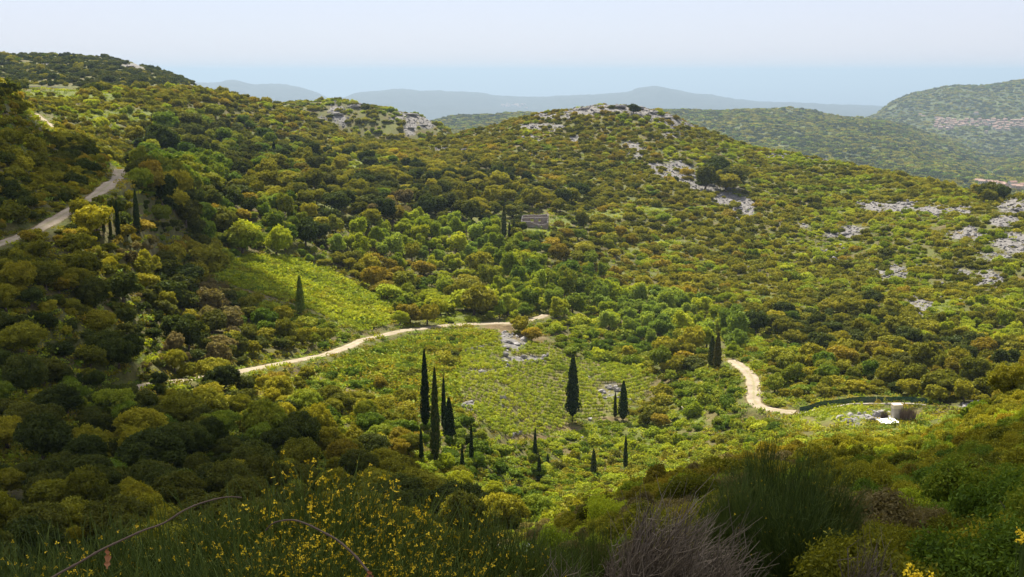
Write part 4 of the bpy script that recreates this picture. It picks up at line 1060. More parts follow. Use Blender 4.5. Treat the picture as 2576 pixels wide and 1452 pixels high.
V = np.array([(-6.3,5.05,1.2),(5.3,5.05,1.2),(5.3,8.3,4.0),(-6.3,8.3,4.0)]); link('grassy_fill', mesh_np('grassy_fill', V, np.array([[0,1,2,3]]), [plain('inner_grass', (.24,.27,.04), .9, .3, 1.)]), ru)

NETM = plain('green_mesh', (.020,.075,.058), .7, .3, 1.5); POSTM = plain('galvanised_steel', (.30,.31,.31), .5, .15); CONC = plain('concrete', (.42,.37,.31), .9, .2, 2., 12, .4, .03); PALECONC = plain('pale_render', (.62,.52,.38), .9, .12, 2.)
_nt = NETM.node_tree; _o = [n for n in _nt.nodes if n.type == 'OUTPUT_MATERIAL'][0]; _b = [n for n in _nt.nodes if n.type == 'BSDF_PRINCIPLED'][0]
_t = _nt.nodes.new('ShaderNodeBsdfTransparent'); _m = _nt.nodes.new('ShaderNodeMixShader'); _m.inputs[0].default_value = .72
_nt.links.new(_t.outputs[0], _m.inputs[1]); _nt.links.new(_b.outputs[0], _m.inputs[2]); _nt.links.new(_m.outputs[0], _o.inputs['Surface'])
def fence(px, h, lab, gap=2.4):
    P = np.array([hit(u, v, 150, 300) for (u, v) in px])[:, :2]; P = catmull(P, 6); seg = np.r_[0, np.cumsum(np.hypot(*np.diff(P, axis=0).T))]
    s = np.linspace(0, seg[-1], int(seg[-1]/.4)+2); x = np.interp(s, seg, P[:, 0]); y = np.interp(s, seg, P[:, 1]); zz = gz(x, y)
    zz = np.convolve(np.pad(zz, 4, mode='edge'), np.ones(9)/9, 'valid')
    root = link('mesh_fence', None, None, (x[0], y[0], zz[0])); tag(root, lab, 'fence', 'green netting fences')
    Q = np.c_[x - x[0], y - y[0], zz - zz[0]]; n = len(Q); rs = np.random.RandomState(3)
    V = []; off = np.array([0, .03, 0])
    wob = rs.normal(0, .03, n)
    for k, hh in enumerate(np.linspace(.12, h, 5)): V.append(Q + np.c_[wob*math.sin(k*1.3), wob*math.cos(k), np.full(n, hh) + (rs.normal(0, .035, n) if k == 4 else 0)])
    V = np.stack(V, 1).reshape(-1, 3); V2 = V + np.array([0, .02, 0])
    idx = np.arange(n*5).reshape(n, 5); Fq = np.stack([idx[:-1, :-1], idx[1:, :-1], idx[1:, 1:], idx[:-1, 1:]], -1).reshape(-1, 4)
    link('netting', mesh_np('netting', np.r_[V, V2], np.r_[Fq, Fq[:, ::-1] + len(V)], [NETM]), root)
    pm = None; nposts = int(seg[-1]/gap)+1
    for i in range(nposts+1):
        k = min(int(i*gap/seg[-1]*(n-1)), n-1)
        if pm is None:
            a, b = tube([(0,0,-.3),(0,0,h*.5),(0,0,h+.06),(0,0,h+.09)], [.035,.035,.035,.02], 8); pm = mesh_np('post', a, b, [POSTM])
        link('post', pm, root, (Q[k, 0], Q[k, 1] + .1, Q[k, 2]))
    return x, y, zz
def kerb(px, h, w, lab, mat):
    P = np.array([hit(u, v, 150, 300) for (u, v) in px])[:, :2]; P = catmull(P, 8); T = unit(np.gradient(P, axis=0)); N = np.c_[-T[:, 1], T[:, 0]]; rs = np.random.RandomState(9)
    zz = gz(P[:, 0], P[:, 1]); zz = np.convolve(np.pad(zz, 4, mode='edge'), np.ones(9)/9, 'valid'); n = len(P); V = []
    for (k, dz) in ((-.5,-.5),(-.5,h*.9),(-.35,h),(.35,h),(.5,h*.9),(.5,-.5)): V.append(np.c_[P + N*(w*k), zz + dz + rs.normal(0, .03, n)])
    V = np.stack(V, 1).reshape(-1, 3); idx = np.arange(n*6).reshape(n, 6); idx = np.c_[idx, idx[:, :1]]
    Fq = np.stack([idx[:-1, :-1], idx[1:, :-1], idx[1:, 1:], idx[:-1, 1:]], -1).reshape(-1, 4)
    tag(link('low_wall', mesh_np('low_wall', V, [Fq, np.array([idx[0, :6], idx[-1, :6][::-1]])], [mat])), lab, 'low wall')
fence([(2011,1040),(2050,1030),(2100,1022),(2150,1016),(2203,1013)], 1.4, 'dark green mesh fence rising from the end of the sandy track')
fence([(2206,1013),(2240,1013),(2285,1014),(2332,1018)], 1.25, 'dark green mesh fence stretch behind the concrete pillar')
kerb([(2008,1044),(2050,1034),(2100,1026),(2150,1020),(2240,1017),(2330,1022)], .35, .4, 'low concrete kerb wall running under the green mesh fence', CONC)
x, y, z = hit(2254, 1058, 150, 300)
pl = link('concrete_pillar', None, None, (x, y, z), math.radians(8)); tag(pl, 'squat concrete gate pillar with pale cap beside the white tarpaulin', 'pillar')
geo_obj('pillar_body', [(-.85,-.5,-.6,.85,.5,2.45)], CONC, pl); geo_obj('cap', [(-.92,-.57,2.452,.92,.57,3.2)], PALECONC, pl)
x, y, z = hit(2282, 1058, 150, 300)
rs = np.random.RandomState(8); parts = []
for i in range(420):
    bx_ = rs.uniform(-1.3, 1.3); b0 = np.array([bx_, rs.uniform(-.3, .3), -.2]); tp = b0 + np.array([rs.normal(0, .3), rs.normal(0, .15), rs.uniform(1.4, 2.9)])
    a, b = tube([b0, (b0+tp)/2 + rs.normal(0, .06, 3), tp], [.035, .028, .012], 3); parts.append((a, b, 0, rs.uniform(0, 1)))
V, Fs, M, R = join(parts); tag(link('brushwood_screen', mesh_np('brushwood_screen', V, Fs, [twig_mat('brushwood', (.13,.085,.065), (.36,.26,.20))], M, R), None, (x, y, z)), 'brown brushwood screen stacked against the concrete pillar', 'brushwood')
x, y, z = hit(2224, 1056, 150, 300)
parts = []
for i in range(160):
    b0 = np.array([rs.uniform(-.5, .5), rs.uniform(-.3, .3), -.2]); tp = b0 + np.array([rs.normal(0, .2), rs.normal(0, .15), rs.uniform(1.0, 2.0)])
    a, b = tube([b0, (b0+tp)/2 + rs.normal(0, .06, 3), tp], [.04, .03, .012], 3); parts.append((a, b, 0, rs.uniform(0, 1)))
V, Fs, M, R = join(parts); tag(link('dead_stump', mesh_np('dead_stump', V, Fs, [twig_mat('dark_brushwood', (.05,.036,.03), (.15,.11,.085))], M, R), None, (x, y, z)), 'dark dead stump and twigs left of the concrete pillar', 'stump')
# tarpaulin
x, y, z = hit(2240, 1068, 150, 300); ni, nj = 34, 24
gx, gy = np.meshgrid(np.linspace(-1.45, 1.45, ni), np.linspace(-1.6, 1.6, nj)); sk = gx + .35*np.abs(gy)*np.sign(gx)*.3
gzz = gz(x + sk, y + gy + 1.4) - z + .25 + .12*fbm(gx*1.1, gy*1.3, 3) + .10*(gy+1.6)
V = np.stack([sk, gy + 1.4, gzz], -1).reshape(-1, 3); idx = np.arange(ni*nj).reshape(nj, ni); Fq = np.stack([idx[:-1, :-1], idx[:-1, 1:], idx[1:, 1:], idx[1:, :-1]], -1).reshape(-1, 4)
V2 = V - np.array([0, 0, .03])
tag(link('tarpaulin', mesh_np('tarpaulin', np.r_[V, V2], np.r_[Fq, Fq[:, ::-1] + len(V)], [plain('white_plastic', (.78,.82,.88), .4, .05)], smooth=True), None, (x, y, z)), 'crumpled white tarpaulin lying on the ground below the fence', 'tarpaulin')
x, y, z = hit(1722, 1033, 150, 400)
hu = link('well_box', None, None, (x, y, z), .2); tag(hu, 'tiny concrete well box with a pale slab lid on the grass', 'well box')
geo_obj('box_body', [(-.5,-.45,-.4,.5,.45,.72)], CONC, hu); geo_obj('lid', [(-.6,-.55,.722,.6,.55,.88)], PALECONC, hu)
# roadside barrier far left
pts = [hit(u, 221, 480, 800) for u in range(48, 204, 12)]
P = np.array(pts); yb = np.median(P[:, 1]); P[:, 1] = yb; P[:, 0] = [ray(u, 219)[0]*yb for u in range(48, 204, 12)]
zt = np.array([ray(u, 217.5 + (u-48)*.012)[1]*yb for u in range(48, 204, 12)])
gr = link('guardrail', None, None, (P[0, 0], yb, zt[0])); tag(gr, 'long pale road guardrail across the distant left slope', 'guardrail')
Q = np.c_[P[:, 0]-P[0, 0], np.zeros(len(P)), zt-zt[0]]; n = len(Q)
V = np.concatenate([Q + [0, 0, .0], Q + [0, -.08, -.12], Q + [0, 0, -.2], Q + [0, -.08, -.28], Q + [0, 0, -.4], Q + [0, .06, -.4], Q + [0, .06, 0]]).reshape(7, n, 3)
idx = np.arange(7*n).reshape(7, n); idx = np.r_[idx, idx[:1]]; Fq = np.stack([idx[:-1, :-1], idx[1:, :-1], idx[1:, 1:], idx[:-1, 1:]], -1).reshape(-1, 4)
link('rail', mesh_np('rail', V.reshape(-1, 3), Fq, [POSTM]), gr)
pm = mesh_np('rail_post', *box(-.08, .062, -1.2, .08, .2, -.05), [POSTM])
for i in range(n): link('post', pm, gr, tuple(Q[i]))
bx = []
for i in range(n-1): bx.append((Q[i, 0], -.3, -5.5, Q[i+1, 0], .9, float((Q[i, 2]+Q[i+1, 2])/2) - .85 - .0005*(i % 2)))
tag(link('rail_shade_band', None, None, (P[0, 0], yb, zt[0])), 'dark added band standing for the shade under the distant guardrail', 'shade band')  # solid dark strip added to stand for the shadow below the rail
rsb = bpy.data.objects['rail_shade_band']; geo_obj('band_face', bx, MASON, rsb)

# villages
ROOF = twig_mat('terracotta_tiles', (.22,.12,.085), (.34,.22,.165)); WALLS = {'white': plain('white_render', (.50,.47,.42), .9, .08, .3), 'cream': plain('cream_render', (.44,.37,.27), .9, .08, .3), 'pink': plain('pink_render', (.42,.31,.26), .9, .08, .3)}
GLASS = plain('dark_window', (.03,.035,.04), .3, .1)
def house_geo(w, d, h, rh):
    a = [(-w/2,-d/2,-5),(w/2,-d/2,-5),(w/2,d/2,-5),(-w/2,d/2,-5),(-w/2,-d/2,h),(w/2,-d/2,h),(w/2,d/2,h),(-w/2,d/2,h),(-w/2,0,h+rh),(w/2,0,h+rh)]
    wf = [np.array([(3,2,1,0),(0,1,5,4),(2,3,7,6)]), np.array([(1,2,6,9,5),(3,0,4,8,7)])]
    o = .5; k = rh/(d/2)
    r = [(-w/2-o,-d/2-o,h-k*o),(w/2+o,-d/2-o,h-k*o),(w/2+o,0,h+rh),(-w/2-o,0,h+rh),(-w/2-o,d/2+o,h-k*o),(w/2+o,d/2+o,h-k*o)]
    r = r + [(p[0], p[1], p[2]+.25) for p in r]; r = [(p[0], p[1], p[2]+.03) for p in r]
    rf = np.array([(0,3,2,1),(3,4,5,2),(6,7,8,9),(9,8,11,10),(0,1,7,6),(4,10,11,5),(0,6,9,3),(3,9,10,4),(1,2,8,7),(2,5,11,8)])
    wn_ = []
    for i in range(int(w//3)):
        for zz in (1.0, 4.0):
            if zz + 1.4 < h: wn_.append((-w/2+1+i*3, -d/2-.05, zz, -w/2+2.1+i*3, -d/2+.05, zz+1.5))
    return np.array(a), wf, np.array(r), rf, wn_
HM = {}
def house(x, y, z, i, wallc, rz, nm='house'):
    k = i % 6
    if (k, wallc) not in HM:
        rs = np.random.RandomState(60+k); w, d, h = rs.uniform(10, 17), rs.uniform(8, 10), rs.choice([4.2, 6.8, 7.2]); a, wf, r, rf, wn_ = house_geo(w, d, h, rs.uniform(1.6, 2.4))
        ws = [(*box(*b), 0, .5) for b in wn_]; wv = join(ws)
        HM[(k, wallc)] = (mesh_np('house_walls', a, wf, [WALLS[wallc]]), mesh_np('house_roof', r, rf, [ROOF], rnd=np.full(len(r), rs.uniform(0, 1))), mesh_np('house_windows', wv[0], wv[1], [GLASS]))
    e = link(nm, None, None, (x, y, z), rz); m = HM[(k, wallc)]
    link('wall', m[0], e); link('roof', m[1], e); link('window_row', m[2], e); e.scale = (1.12, 1.12, 1.15); return e
vill = []
rs = np.random.RandomState(77)
def band(u):  # hillside village: its upper and lower outline
    if u < 2395: return (300, 327)
    if u < 2420: return (303, 322)
    if u < 2500: return (303, 319)
    if u < 2540: return (304, 330)
    return (301, 322)
cand = []
for k in range(900):
    u = rs.uniform(2350, 2600); a, b = band(u); v = rs.uniform(a, b)
    if rs.rand() < .25 and u < 2440: continue
    x, y, z = hit(u, v, 3300, 5600)
    if all((x-q[0])**2 + ((y-q[1])*.8)**2 < 1e9 and (x-q[0])**2 + ((y-q[1])*.6)**2 > 15**2 for q in cand): cand.append((x, y, z, u, v))
    if len(cand) >= 95: break
cand += [(*hit(2315+8*i, 292+3*i, 3300, 5600), 2315+8*i, 292+3*i) for i in range(2)] + [(*hit(2455, 288, 3300, 5600), 2455, 288), (*hit(2480, 335, 3300, 5600), 2480, 335)]
low = [(2462,462),(2474,469),(2488,470),(2500,471),(2516,474),(2528,476),(2540,478),(2552,480),(2564,482),(2576,484),(2546,472),(2570,476),(2534,484),(2590,486)]
items = []
for i, (x, y, z, u, v) in enumerate(cand):
    wc = ['white', 'cream', 'pink'][rs.randint(3)]; e = house(x, y, z, i, wc, rs.normal(0, .5)); e['category'] = 'house'; e['group'] = 'houses of the hillside village'
    row = 'top' if v < 306 else 'upper' if v < 312 else 'middle' if v < 318 else 'lower'; items.append((e, u, row, wc, 'the far hillside village'))
for i, (u, v) in enumerate(low):
    x, y, z = hit(u, v, 1400, 3000); wc = ['cream', 'white', 'pink'][i % 3]; e = house(x, y, z + 2, i, wc, rs.normal(0, .4)); e['category'] = 'house'; e['group'] = 'houses behind the end of the near hill'
    items.append((e, u, 'front' if v > 474 else 'rear', wc, 'the village behind the hill end'))
G = {}
for it in items: G.setdefault((it[2], it[3], it[4]), []).append(it)
for (row, wc, vl), L in G.items():
    L.sort(key=lambda i: i[1])
    for k, it in enumerate(L): it[0]['label'] = '%s %s house with red roof, %s row of %s' % (ORD[min(k, 19)], wc, row, vl)
items = []
for k in range(26):
    u = rs.uniform(1262, 1325); v = 268 + rs.normal(0, 3.2); x, y, z = hit(u, v, 9000, 16000); e = house(x, y, z + 6, k, 'white', rs.normal(0, .5)); e.scale = (2.5, 2.5, 1.8)
    tag(e, 'tiny white house among the scattered houses on the far blue mountain', 'house', 'scattered houses on the far blue mountain')

# woodland on the hills beyond
def blob_mesh(seed, col):
    rs = np.random.RandomState(seed); cp, lb = crown(rs, 230, .26, 5, .25, .5, True, .35, .5); return mk(cp, 'far_crown', [MC[col]])
FC = ['dark', 'olive', 'green', 'olive', 'olive']; FARM = [blob_mesh(700+i, c) for i, c in enumerate(FC)]
n = 90000; a = rng.uniform(-.5, .5, n); y = np.sqrt(rng.uniform(1450**2, 5600**2, n)); x = a*y; z = gz(x, y); u, v = proj(x, y, z)
ok = (u > -20) & (u < 2600) & (fbm(x/260., y/260., 3) > -.7) & (rng.rand(n) < np.clip((5600-y)/2600, .45, 1))
keep = [i for i in np.nonzero(ok)[0] if visible(x[i], y[i], z[i], 5, .0005)]
hs = np.array([[c[0], c[1]] for c in cand]); keep = [i for i in keep if y[i] < 3600 or y[i] > 5100 or ((hs[:, 0]-x[i])**2 + (hs[:, 1]-y[i])**2).min() > 18**2]
m = len(keep); print('far trees', m); S = rng.uniform(6, 12, m); wd = fbm(x[keep]/300.+5, y[keep]/300., 3)
var = np.where(wd > .15, rng.choice([0, 3, 0, 2], m), np.where(wd < -.25, rng.choice([1, 4, 2], m), rng.choice([0, 1, 2, 3], m)))
tag(gn_scatter('far_woodland', np.c_[x[keep], y[keep], z[keep]-S*.1], np.c_[np.zeros(m), np.zeros(m), rng.uniform(0, 6, m)], np.c_[S, S, S*rng.uniform(.45, .75, m)], var, FARM),
    'hazy woodland covering the hills beyond the valley', 'woodland', kind='stuff')

# ------------------------------------------------------------------ near spur: scrub bushes
MATCH = {}
def bush_geo(seed, n, size, twigs=26):
    rs = np.random.RandomState(seed); lb = dome_lobes(rs, 13, 1.0, .38, .62, .22, .36)
    c, d = crown_pts(rs, lb, n); c = c + rs.normal(0, .035, c.shape)
    V, Fq = leaf_quads(c, d*.7 + [0, 0, .3], size, rs, 1.7, .9)
    tw = []
    for i in range(twigs):
        q = lb[rs.randint(1, len(lb))]; e = np.array(q[:3]) + rs.normal(0, .12, 3) + [0, 0, q[3]*.6]
        tw.append(tube([(rs.normal(0, .05), rs.normal(0, .05), -.15), e*.5 + rs.normal(0, .05, 3), e], [.02, .012, .005], 4) + (1, rs.uniform(0, 1)))
    core = []
    iv, jf = ico(1)
    for q in lb: core.append((iv*q[3]*.62 + np.array(q[:3]), jf, 0, .1))
    return [(V, Fq, 0, np.repeat(rs.uniform(0, 1, len(c)), 4))] + core, tw
BNEAR = [bush_geo(800+s, 9000, .025) for s in range(3)]; BMID = [bush_geo(820+s, 3000, .048, 10) for s in range(3)]; BFINE = [bush_geo(840+s, 11000, .021, 40) for s in range(3)]
BM = {}
def bmesh_of(lod, k, col, which):
    key = (lod, k, col, which)
    if key not in BM:
        fo, tw = (BFINE, BNEAR, BMID)[lod][k]
        if which == 'foliage': BM[key] = mk(fo, 'bush_foliage', [MC[col]])
        elif which == 'twigs': BM[key] = mk([(V, f, 0, r) for (V, f, m, r) in tw], 'bush_twigs', [DRYTWIG])
        else: BM[key] = mk(fo + tw, 'bush_whole', [MC[col], DRYTWIG])
    return BM[key]
SPUR = [ # u, v, ru, rv, radius, colours
 (1650,1230,220,60,.62,'olive4 rust3 grey1 bright1'),(1850,1170,160,40,.62,'rust7 grey2 olive2'),(2000,1110,150,30,.6,'gorse3 olive2 rust1'),
 (2300,1090,300,50,.85,'olive5 rust2 green2 bright1'),(2350,1200,260,90,.95,'bright1 olive6 green2 rust1'),(2480,1330,160,100,.85,'green4 bright2 olive2 rust1'),
 (2250,1380,150,90,.7,'olive3 rust3 grey2 bright1'),(1500,1380,200,80,.55,'bright2 olive3 grey2 rust1'),(1400,1300,120,60,.6,'grey3 rust2 olive2 green1'),
 (1750,1350,200,80,.6,'olive3 bright1 rust2 grey2'),(1300,1220,80,40,.8,'green3 pale1 olive1'),(2400,1020,150,40,1.0,'gorse2 olive4 dark2'),(900,1350,500,150,.6,'dark5 grey2 olive1')]
SA = np.array([[s[0], s[1], s[2], s[3]] for s in SPUR], float); SCc = [parse(s[5]) for s in SPUR]
near_b = []; cells2 = {}
def lodof(y): return 0 if y < 15 else (1 if y < 42 else 2)
def ok2(x, y, r, k):
    cx, cy = int(x//2.5), int(y//2.5)
    for i in (cx-1, cx, cx+1):
        for j in (cy-1, cy, cy+1):
            for (a, b, c) in cells2.get((i, j), ()):
                if (a-x)**2 + (b-y)**2 < (k*(r+c))**2: return False
    return True
RESV = [(1960,1420,13.0,1.1),(1880,1420,12,.8),(2075,1420,13,.8),(1650,1430,9,1.0),(1500,1400,12,.45)]
RES = []
for (u, v, yy, r) in RESV: RES.append((ray(u, v)[0]*yy, yy, r))
for pas, (nn_, k) in enumerate(((36000, .74), (42000, .62))):
    a = rng.uniform(-.66, .8, nn_); y = np.sqrt(rng.uniform(5.5**2, 112**2, nn_)); x = a*y; z = gz(x, y); u, v = proj(x, y, z); cl = perlin(x/3.5, y/3.5)
    for i in range(nn_):
        if not (-420 < u[i] < 3350): continue
        left = u[i] < 1330
        if left and (y[i] > 13 and u[i] < 1150): continue
        if y[i] < 9.5 and -90 < u[i] < 2680: continue
        if not visible(x[i], y[i], z[i], .9, .004): continue
        q = ((u[i]-SA[:, 0])/SA[:, 2])**2 + ((v[i]-SA[:, 1])/SA[:, 3])**2 + rng.normal(0, .4, len(SA)); si = int(q.argmin())
        r = SPUR[si][4]*math.exp(rng.normal(0, .28))*(1.0 if pas == 0 else .62)*(1 + .35*cl[i])
        r = min(r, 1.05 if y[i] < 35 else .85)
        if not ok2(x[i], y[i], r, k): continue
        if any((x[i]-q_[0])**2 + (y[i]-q_[1])**2 < (q_[2]*.75 + r*.5)**2 for q_ in RES): continue
        # keep the view into the valley open where the photograph shows it
        if u[i] < 1560 and v[i] < 1300 and y[i] > 30: r *= .8
        cs, w = SCc[si]; col = cs[rng.choice(len(cs), p=w)]
        cells2.setdefault((int(x[i]//2.5), int(y[i]//2.5)), []).append((x[i], y[i], r))
        near_b.append(dict(x=x[i], y=y[i], z=z[i], r=r, c=col, u=u[i], v=v[i] - .5*r*F/y[i], app=r/y[i]*(1 if -20 < u[i] < 2596 and v[i] < 1700 else .01)))
near_b.sort(key=lambda p: -p['app']); print('near bushes', len(near_b))
items = []
for p in near_b[:290]:
    lod = lodof(p['y']); k = rng.randint(3); e = link('scrub_bush', None, None, (p['x'], p['y'], p['z'] - .04), rng.uniform(0, 6)); e['category'] = 'bush'; e['group'] = 'scrub bushes on the near spur'
    s = (p['r'], p['r'], p['r']*rng.uniform(.85, 1.25)); link('foliage', bmesh_of(lod, k, p['c'], 'foliage'), e, sc=s); link('twigs', bmesh_of(lod, k, 'olive', 'twigs'), e, sc=s)
    items.append((e, p['u'], p['v'], sizeword(p['r'], .55, .95), lookof(p)))
label_set(items, 'scrub bush')
R = near_b[290:]
keys = sorted(set((lodof(p['y']), p['c']) for p in R)); meshes = [bmesh_of(l, k, c, 'whole') for (l, c) in keys for k in range(3)]
m = len(R); rr = np.array([p['r'] for p in R])
tag(gn_scatter('near_scrub', [(p['x'], p['y'], p['z']-.04) for p in R], np.c_[rng.normal(0, .08, m), rng.normal(0, .08, m), rng.uniform(0, 6, m)], np.c_[rr, rr, rr*rng.uniform(.85, 1.3, m)],
     [keys.index((lodof(p['y']), p['c']))*3 + rng.randint(3) for p in R], meshes), 'dense low scrub covering the near spur between the larger bushes', 'scrub', kind='stuff')

# ------------------------------------------------------------------ brooms
def broom_geo(seed, nst=620, nfl=150, spread=.42, fl_lo=.42, thick=.0019):
    rs = np.random.RandomState(seed); st = []; tips = []
    for i in range(nst):
        th = rs.uniform(0, 2*PI); lean = spread*math.sqrt(rs.uniform(0, 1)); h = rs.uniform(.45, 1.0)*(1 - .35*(lean/spread)**2)
        b = np.array([math.cos(th)*.09*rs.rand(), math.sin(th)*.09*rs.rand(), rs.uniform(0, .35)*h]); b[:2] += np.array([math.cos(th), math.sin(th)])*lean*b[2]*.8
        t = np.array([math.cos(th)*lean, math.sin(th)*lean, h]); 
        m1 = b*.6 + t*.4 + rs.normal(0, .022, 3) - np.array([math.cos(th), math.sin(th), 0])*lean*.06; m2 = b*.25 + t*.75 + rs.normal(0, .016, 3)
        st.append(tube([b, m1, m2, t], [thick*1.2, thick, thick*.8, thick*.35], 3) + (0, rs.uniform(0, 1))); tips.append((m1, m2, t))
        for q in range(9):
            s0 = (m1 + (m2-m1)*rs.rand()) if rs.rand() < .5 else m2 + (t-m2)*rs.rand()*.8; e0 = s0 + unit(t - m1)*rs.uniform(.05, .14) + rs.normal(0, .035, 3)
            st.append(tube([s0, (s0+e0)/2 + rs.normal(0, .006, 3), e0], [thick*.85, thick*.7, thick*.4], 3) + (0, rs.uniform(0, 1))); tips.append((s0, (s0+e0)/2, e0))
    fl = []
    cl = unit(rs.normal(0, 1, (7, 3)))
    k = 0; tries = 0
    while k < nfl and tries < nfl*20:
        tries += 1
        a, b, c = tips[rs.randint(len(tips))]; p = b + (c - b)*rs.uniform(0, .95)
        if p[2] < fl_lo*rs.uniform(.6, 1.1): continue
        if (unit(p - [0, 0, .6]) @ cl.T).max() < .74 and rs.rand() < .9: continue
        s = rs.uniform(.0038, .0070); n0 = unit(rs.normal(0, 1, 3)); t0 = unit(np.cross(n0, rs.normal(0, 1, 3))); b0 = np.cross(n0, t0)
        for j in range(3):
            an = j*2.1; dr = t0*math.cos(an) + b0*math.sin(an); sd = np.cross(n0, dr)
            fl.append((np.array([p, p + dr*s*.9 + sd*s*.7 + n0*s*.4, p + dr*s*1.7, p + dr*s*.9 - sd*s*.7 + n0*s*.4]), np.array([(0, 1, 2, 3)]), 0, rs.uniform(0, 1)))
        k += 1
    return st, fl
BG = {}
def broom(u, vt, y, lab, nfl, kind='broom_bush', wide=1.0, seed=0, grp='flowering broom bushes', cat='broom'):
    a, e = ray(u, vt); x = a*y; zt = e*y; z = float(gz(x, y)); h = zt - z
    key = (seed % 4, nfl)
    if key not in BG:
        st, fl = broom_geo(900+seed, 560, int(nfl*5), .44); BG[key] = (mk(st, 'broom_stems', [BROOMSTEM]), mk(fl, 'broom_flowers', [YELLOW]))
    r = link(kind, None, None, (x, y, z), rng.uniform(0, 6)); tag(r, lab, cat, grp)
    link('stems', BG[key][0], r, sc=(h*wide, h*wide, h)); fo = link('flowers', BG[key][1], r, sc=(h*wide, h*wide, h)); fo['kind'] = 'stuff'
BL = [(30,1345,9.2,'at the bottom left corner'),(150,1335,9.6,'second from the left corner'),(290,1312,9.4,'behind the start of the long dry cane'),(400,1300,10,'behind the middle of the long dry cane'),(520,1262,9.8,'under the tip of the long dry cane'),
 (640,1225,9.6,'just right of the long cane tip'),(745,1190,9.4,'tallest, reaching over the dark wood'),(850,1182,9.7,'tall and tipped with blossoms beside the dark tree'),(960,1240,9.6,'right of the tallest broom'),(1070,1262,9.8,'in the middle of the right group'),
 (1180,1275,10,'near the thinning right end'),(1290,1300,9.6,'sparse, at the right end of the row'),(90,1395,7.6,'low in front at the corner'),(560,1330,7.6,'full of blossoms under the long cane tip'),(700,1345,7.4,'full of blossoms under the arched cane'),
 (840,1330,7.6,'full of blossoms behind the arched cane'),(980,1345,7.6,'full of blossoms right of the arched cane'),(1110,1370,7.8,'low and bright near the dark gap'),(330,1380,7.4,'dark, low below the long dry cane')]
for i, (u, vt, y, w) in enumerate(BL):
    nf = 330 if 500 < u < 1150 else 170
    if u > 1150: nf = 90
    broom(u, vt, y, 'yellow-flowered green broom bush ' + w, nf, seed=i)
broom(1955, 1088, 13, 'tallest dark green broom with few blossoms, centre of the dark clump', 14, wide=.7, seed=2, grp='dark brooms on the spur')
broom(1865, 1165, 12.2, 'dark green broom at the left side of the dark clump', 14, wide=.7, seed=3, grp='dark brooms on the spur')
broom(2060, 1125, 12.8, 'dark green broom at the right side of the dark clump', 14, wide=.7, seed=1, grp='dark brooms on the spur')
broom(2000, 1200, 11.6, 'lower dark green broom in front of the dark clump', 14, wide=.9, seed=2, grp='dark brooms on the spur')
broom(1500, 1295, 12, 'small round dark green broom left of the dead grey bush', 14, wide=.6, seed=1, grp='dark brooms on the spur')
broom(1345, 1335, 9.4, 'sparse green broom just left of the dead grey bush', 14, wide=.7, seed=3, grp='dark brooms on the spur')

# dead grey bush
def dead_bush(u, vt, y, lean, n, wide, lab, seed):
    rs = np.random.RandomState(seed); a, e = ray(u, vt); x = a*y; z = float(gz(x, y)); h = e*y - z; br = []; tw = []
    for i in range(n):
        th = rs.uniform(0, 2*PI); sp = wide*math.sqrt(rs.rand()); L = rs.uniform(.5, 1.0)
        t = np.array([math.cos(th)*sp + lean*L, math.sin(th)*sp*.8, L*(1 - .3*(sp/wide)**2)]); b = np.array([rs.normal(0, .03), rs.normal(0, .03), -.05])
        m1 = b*.6 + t*.4 + rs.normal(0, .05, 3) - [lean*.35, 0, -.03]; m2 = b*.25+t*.75 + rs.normal(0, .05, 3) + [0, 0, .05]
        (br if i % 6 == 0 else tw).append(tube([b, m1, m2, t], np.array([.006, .004, .0028, .001])*(1.5 if i % 6 == 0 else .8), 4 if i % 6 == 0 else 3) + (0, rs.uniform(0, 1)))
        for q in range(5):
            s = m1 + (t-m1)*rs.uniform(.1, .9); d = (t - m1)*rs.uniform(.15, .4) + rs.normal(0, .06, 3); tw.append(tube([s, s + d*.5 + rs.normal(0, .012, 3), s + d + [lean*.05, 0, -.01]], [.0018, .0014, .0007], 3) + (0, rs.uniform(0, 1)))
    r = link('dead_bush', None, None, (x, y, z)); tag(r, lab, 'dead bush', 'dead leafless bushes')
    link('branches', mk(br, 'dead_branches', [DRYTWIG]), r, sc=h); link('fine_twigs', mk(tw, 'dead_twigs', [DRYTWIG]), r, sc=h)
dead_bush(1605, 1240, 9.0, .22, 460, .36, 'large leafless grey bush of tangled twigs leaning right', 5)
dead_bush(1760, 1300, 8.6, .15, 120, .30, 'smaller leafless grey bush against the dark broom', 6)
dead_bush(1420, 1360, 8.8, -.1, 90, .30, 'thin leafless brown bush at the lower edge', 7)
dead_bush(2170, 1330, 9.5, .1, 80, .22, 'small leafless pinkish bush right of the dark broom', 8)
# white flowered bush
def flower_bush(u, v, y, r, lab, col, pm, nfl, nm, seed):
    a, e = ray(u, v); x = a*y; z = float(gz(x, y)); rt = link(nm, None, None, (x, y, z), .3*seed); tag(rt, lab, 'flowering bush')
    link('foliage', bmesh_of(1, seed % 3, col, 'foliage'), rt, sc=(r, r, r*1.3)); link('twigs', bmesh_of(1, seed % 3, 'olive', 'twigs'), rt, sc=(r, r, r*1.3))
    rs = np.random.RandomState(seed); lb = dome_lobes(np.random.RandomState(800+seed % 3), 13, 1.0, .38, .62, .22, .36); c, d = crown_pts(rs, lb, nfl); V, Fq = leaf_quads(c*1.03 + d*.02, d + [0, 0, .6], .05, rs, 1.0, .4)
    link('blossoms', mesh_np('blossoms', V, Fq, [pm], rnd=np.repeat(rs.uniform(0, 1, len(c)), 4)), rt, sc=(r, r, r*1.3))
flower_bush(1300, 1265, 27, .85, 'pale bush covered in small white flowers in the dip before the valley', 'pale', WHITEPETAL, 420, 'white_flower_bush', 3)
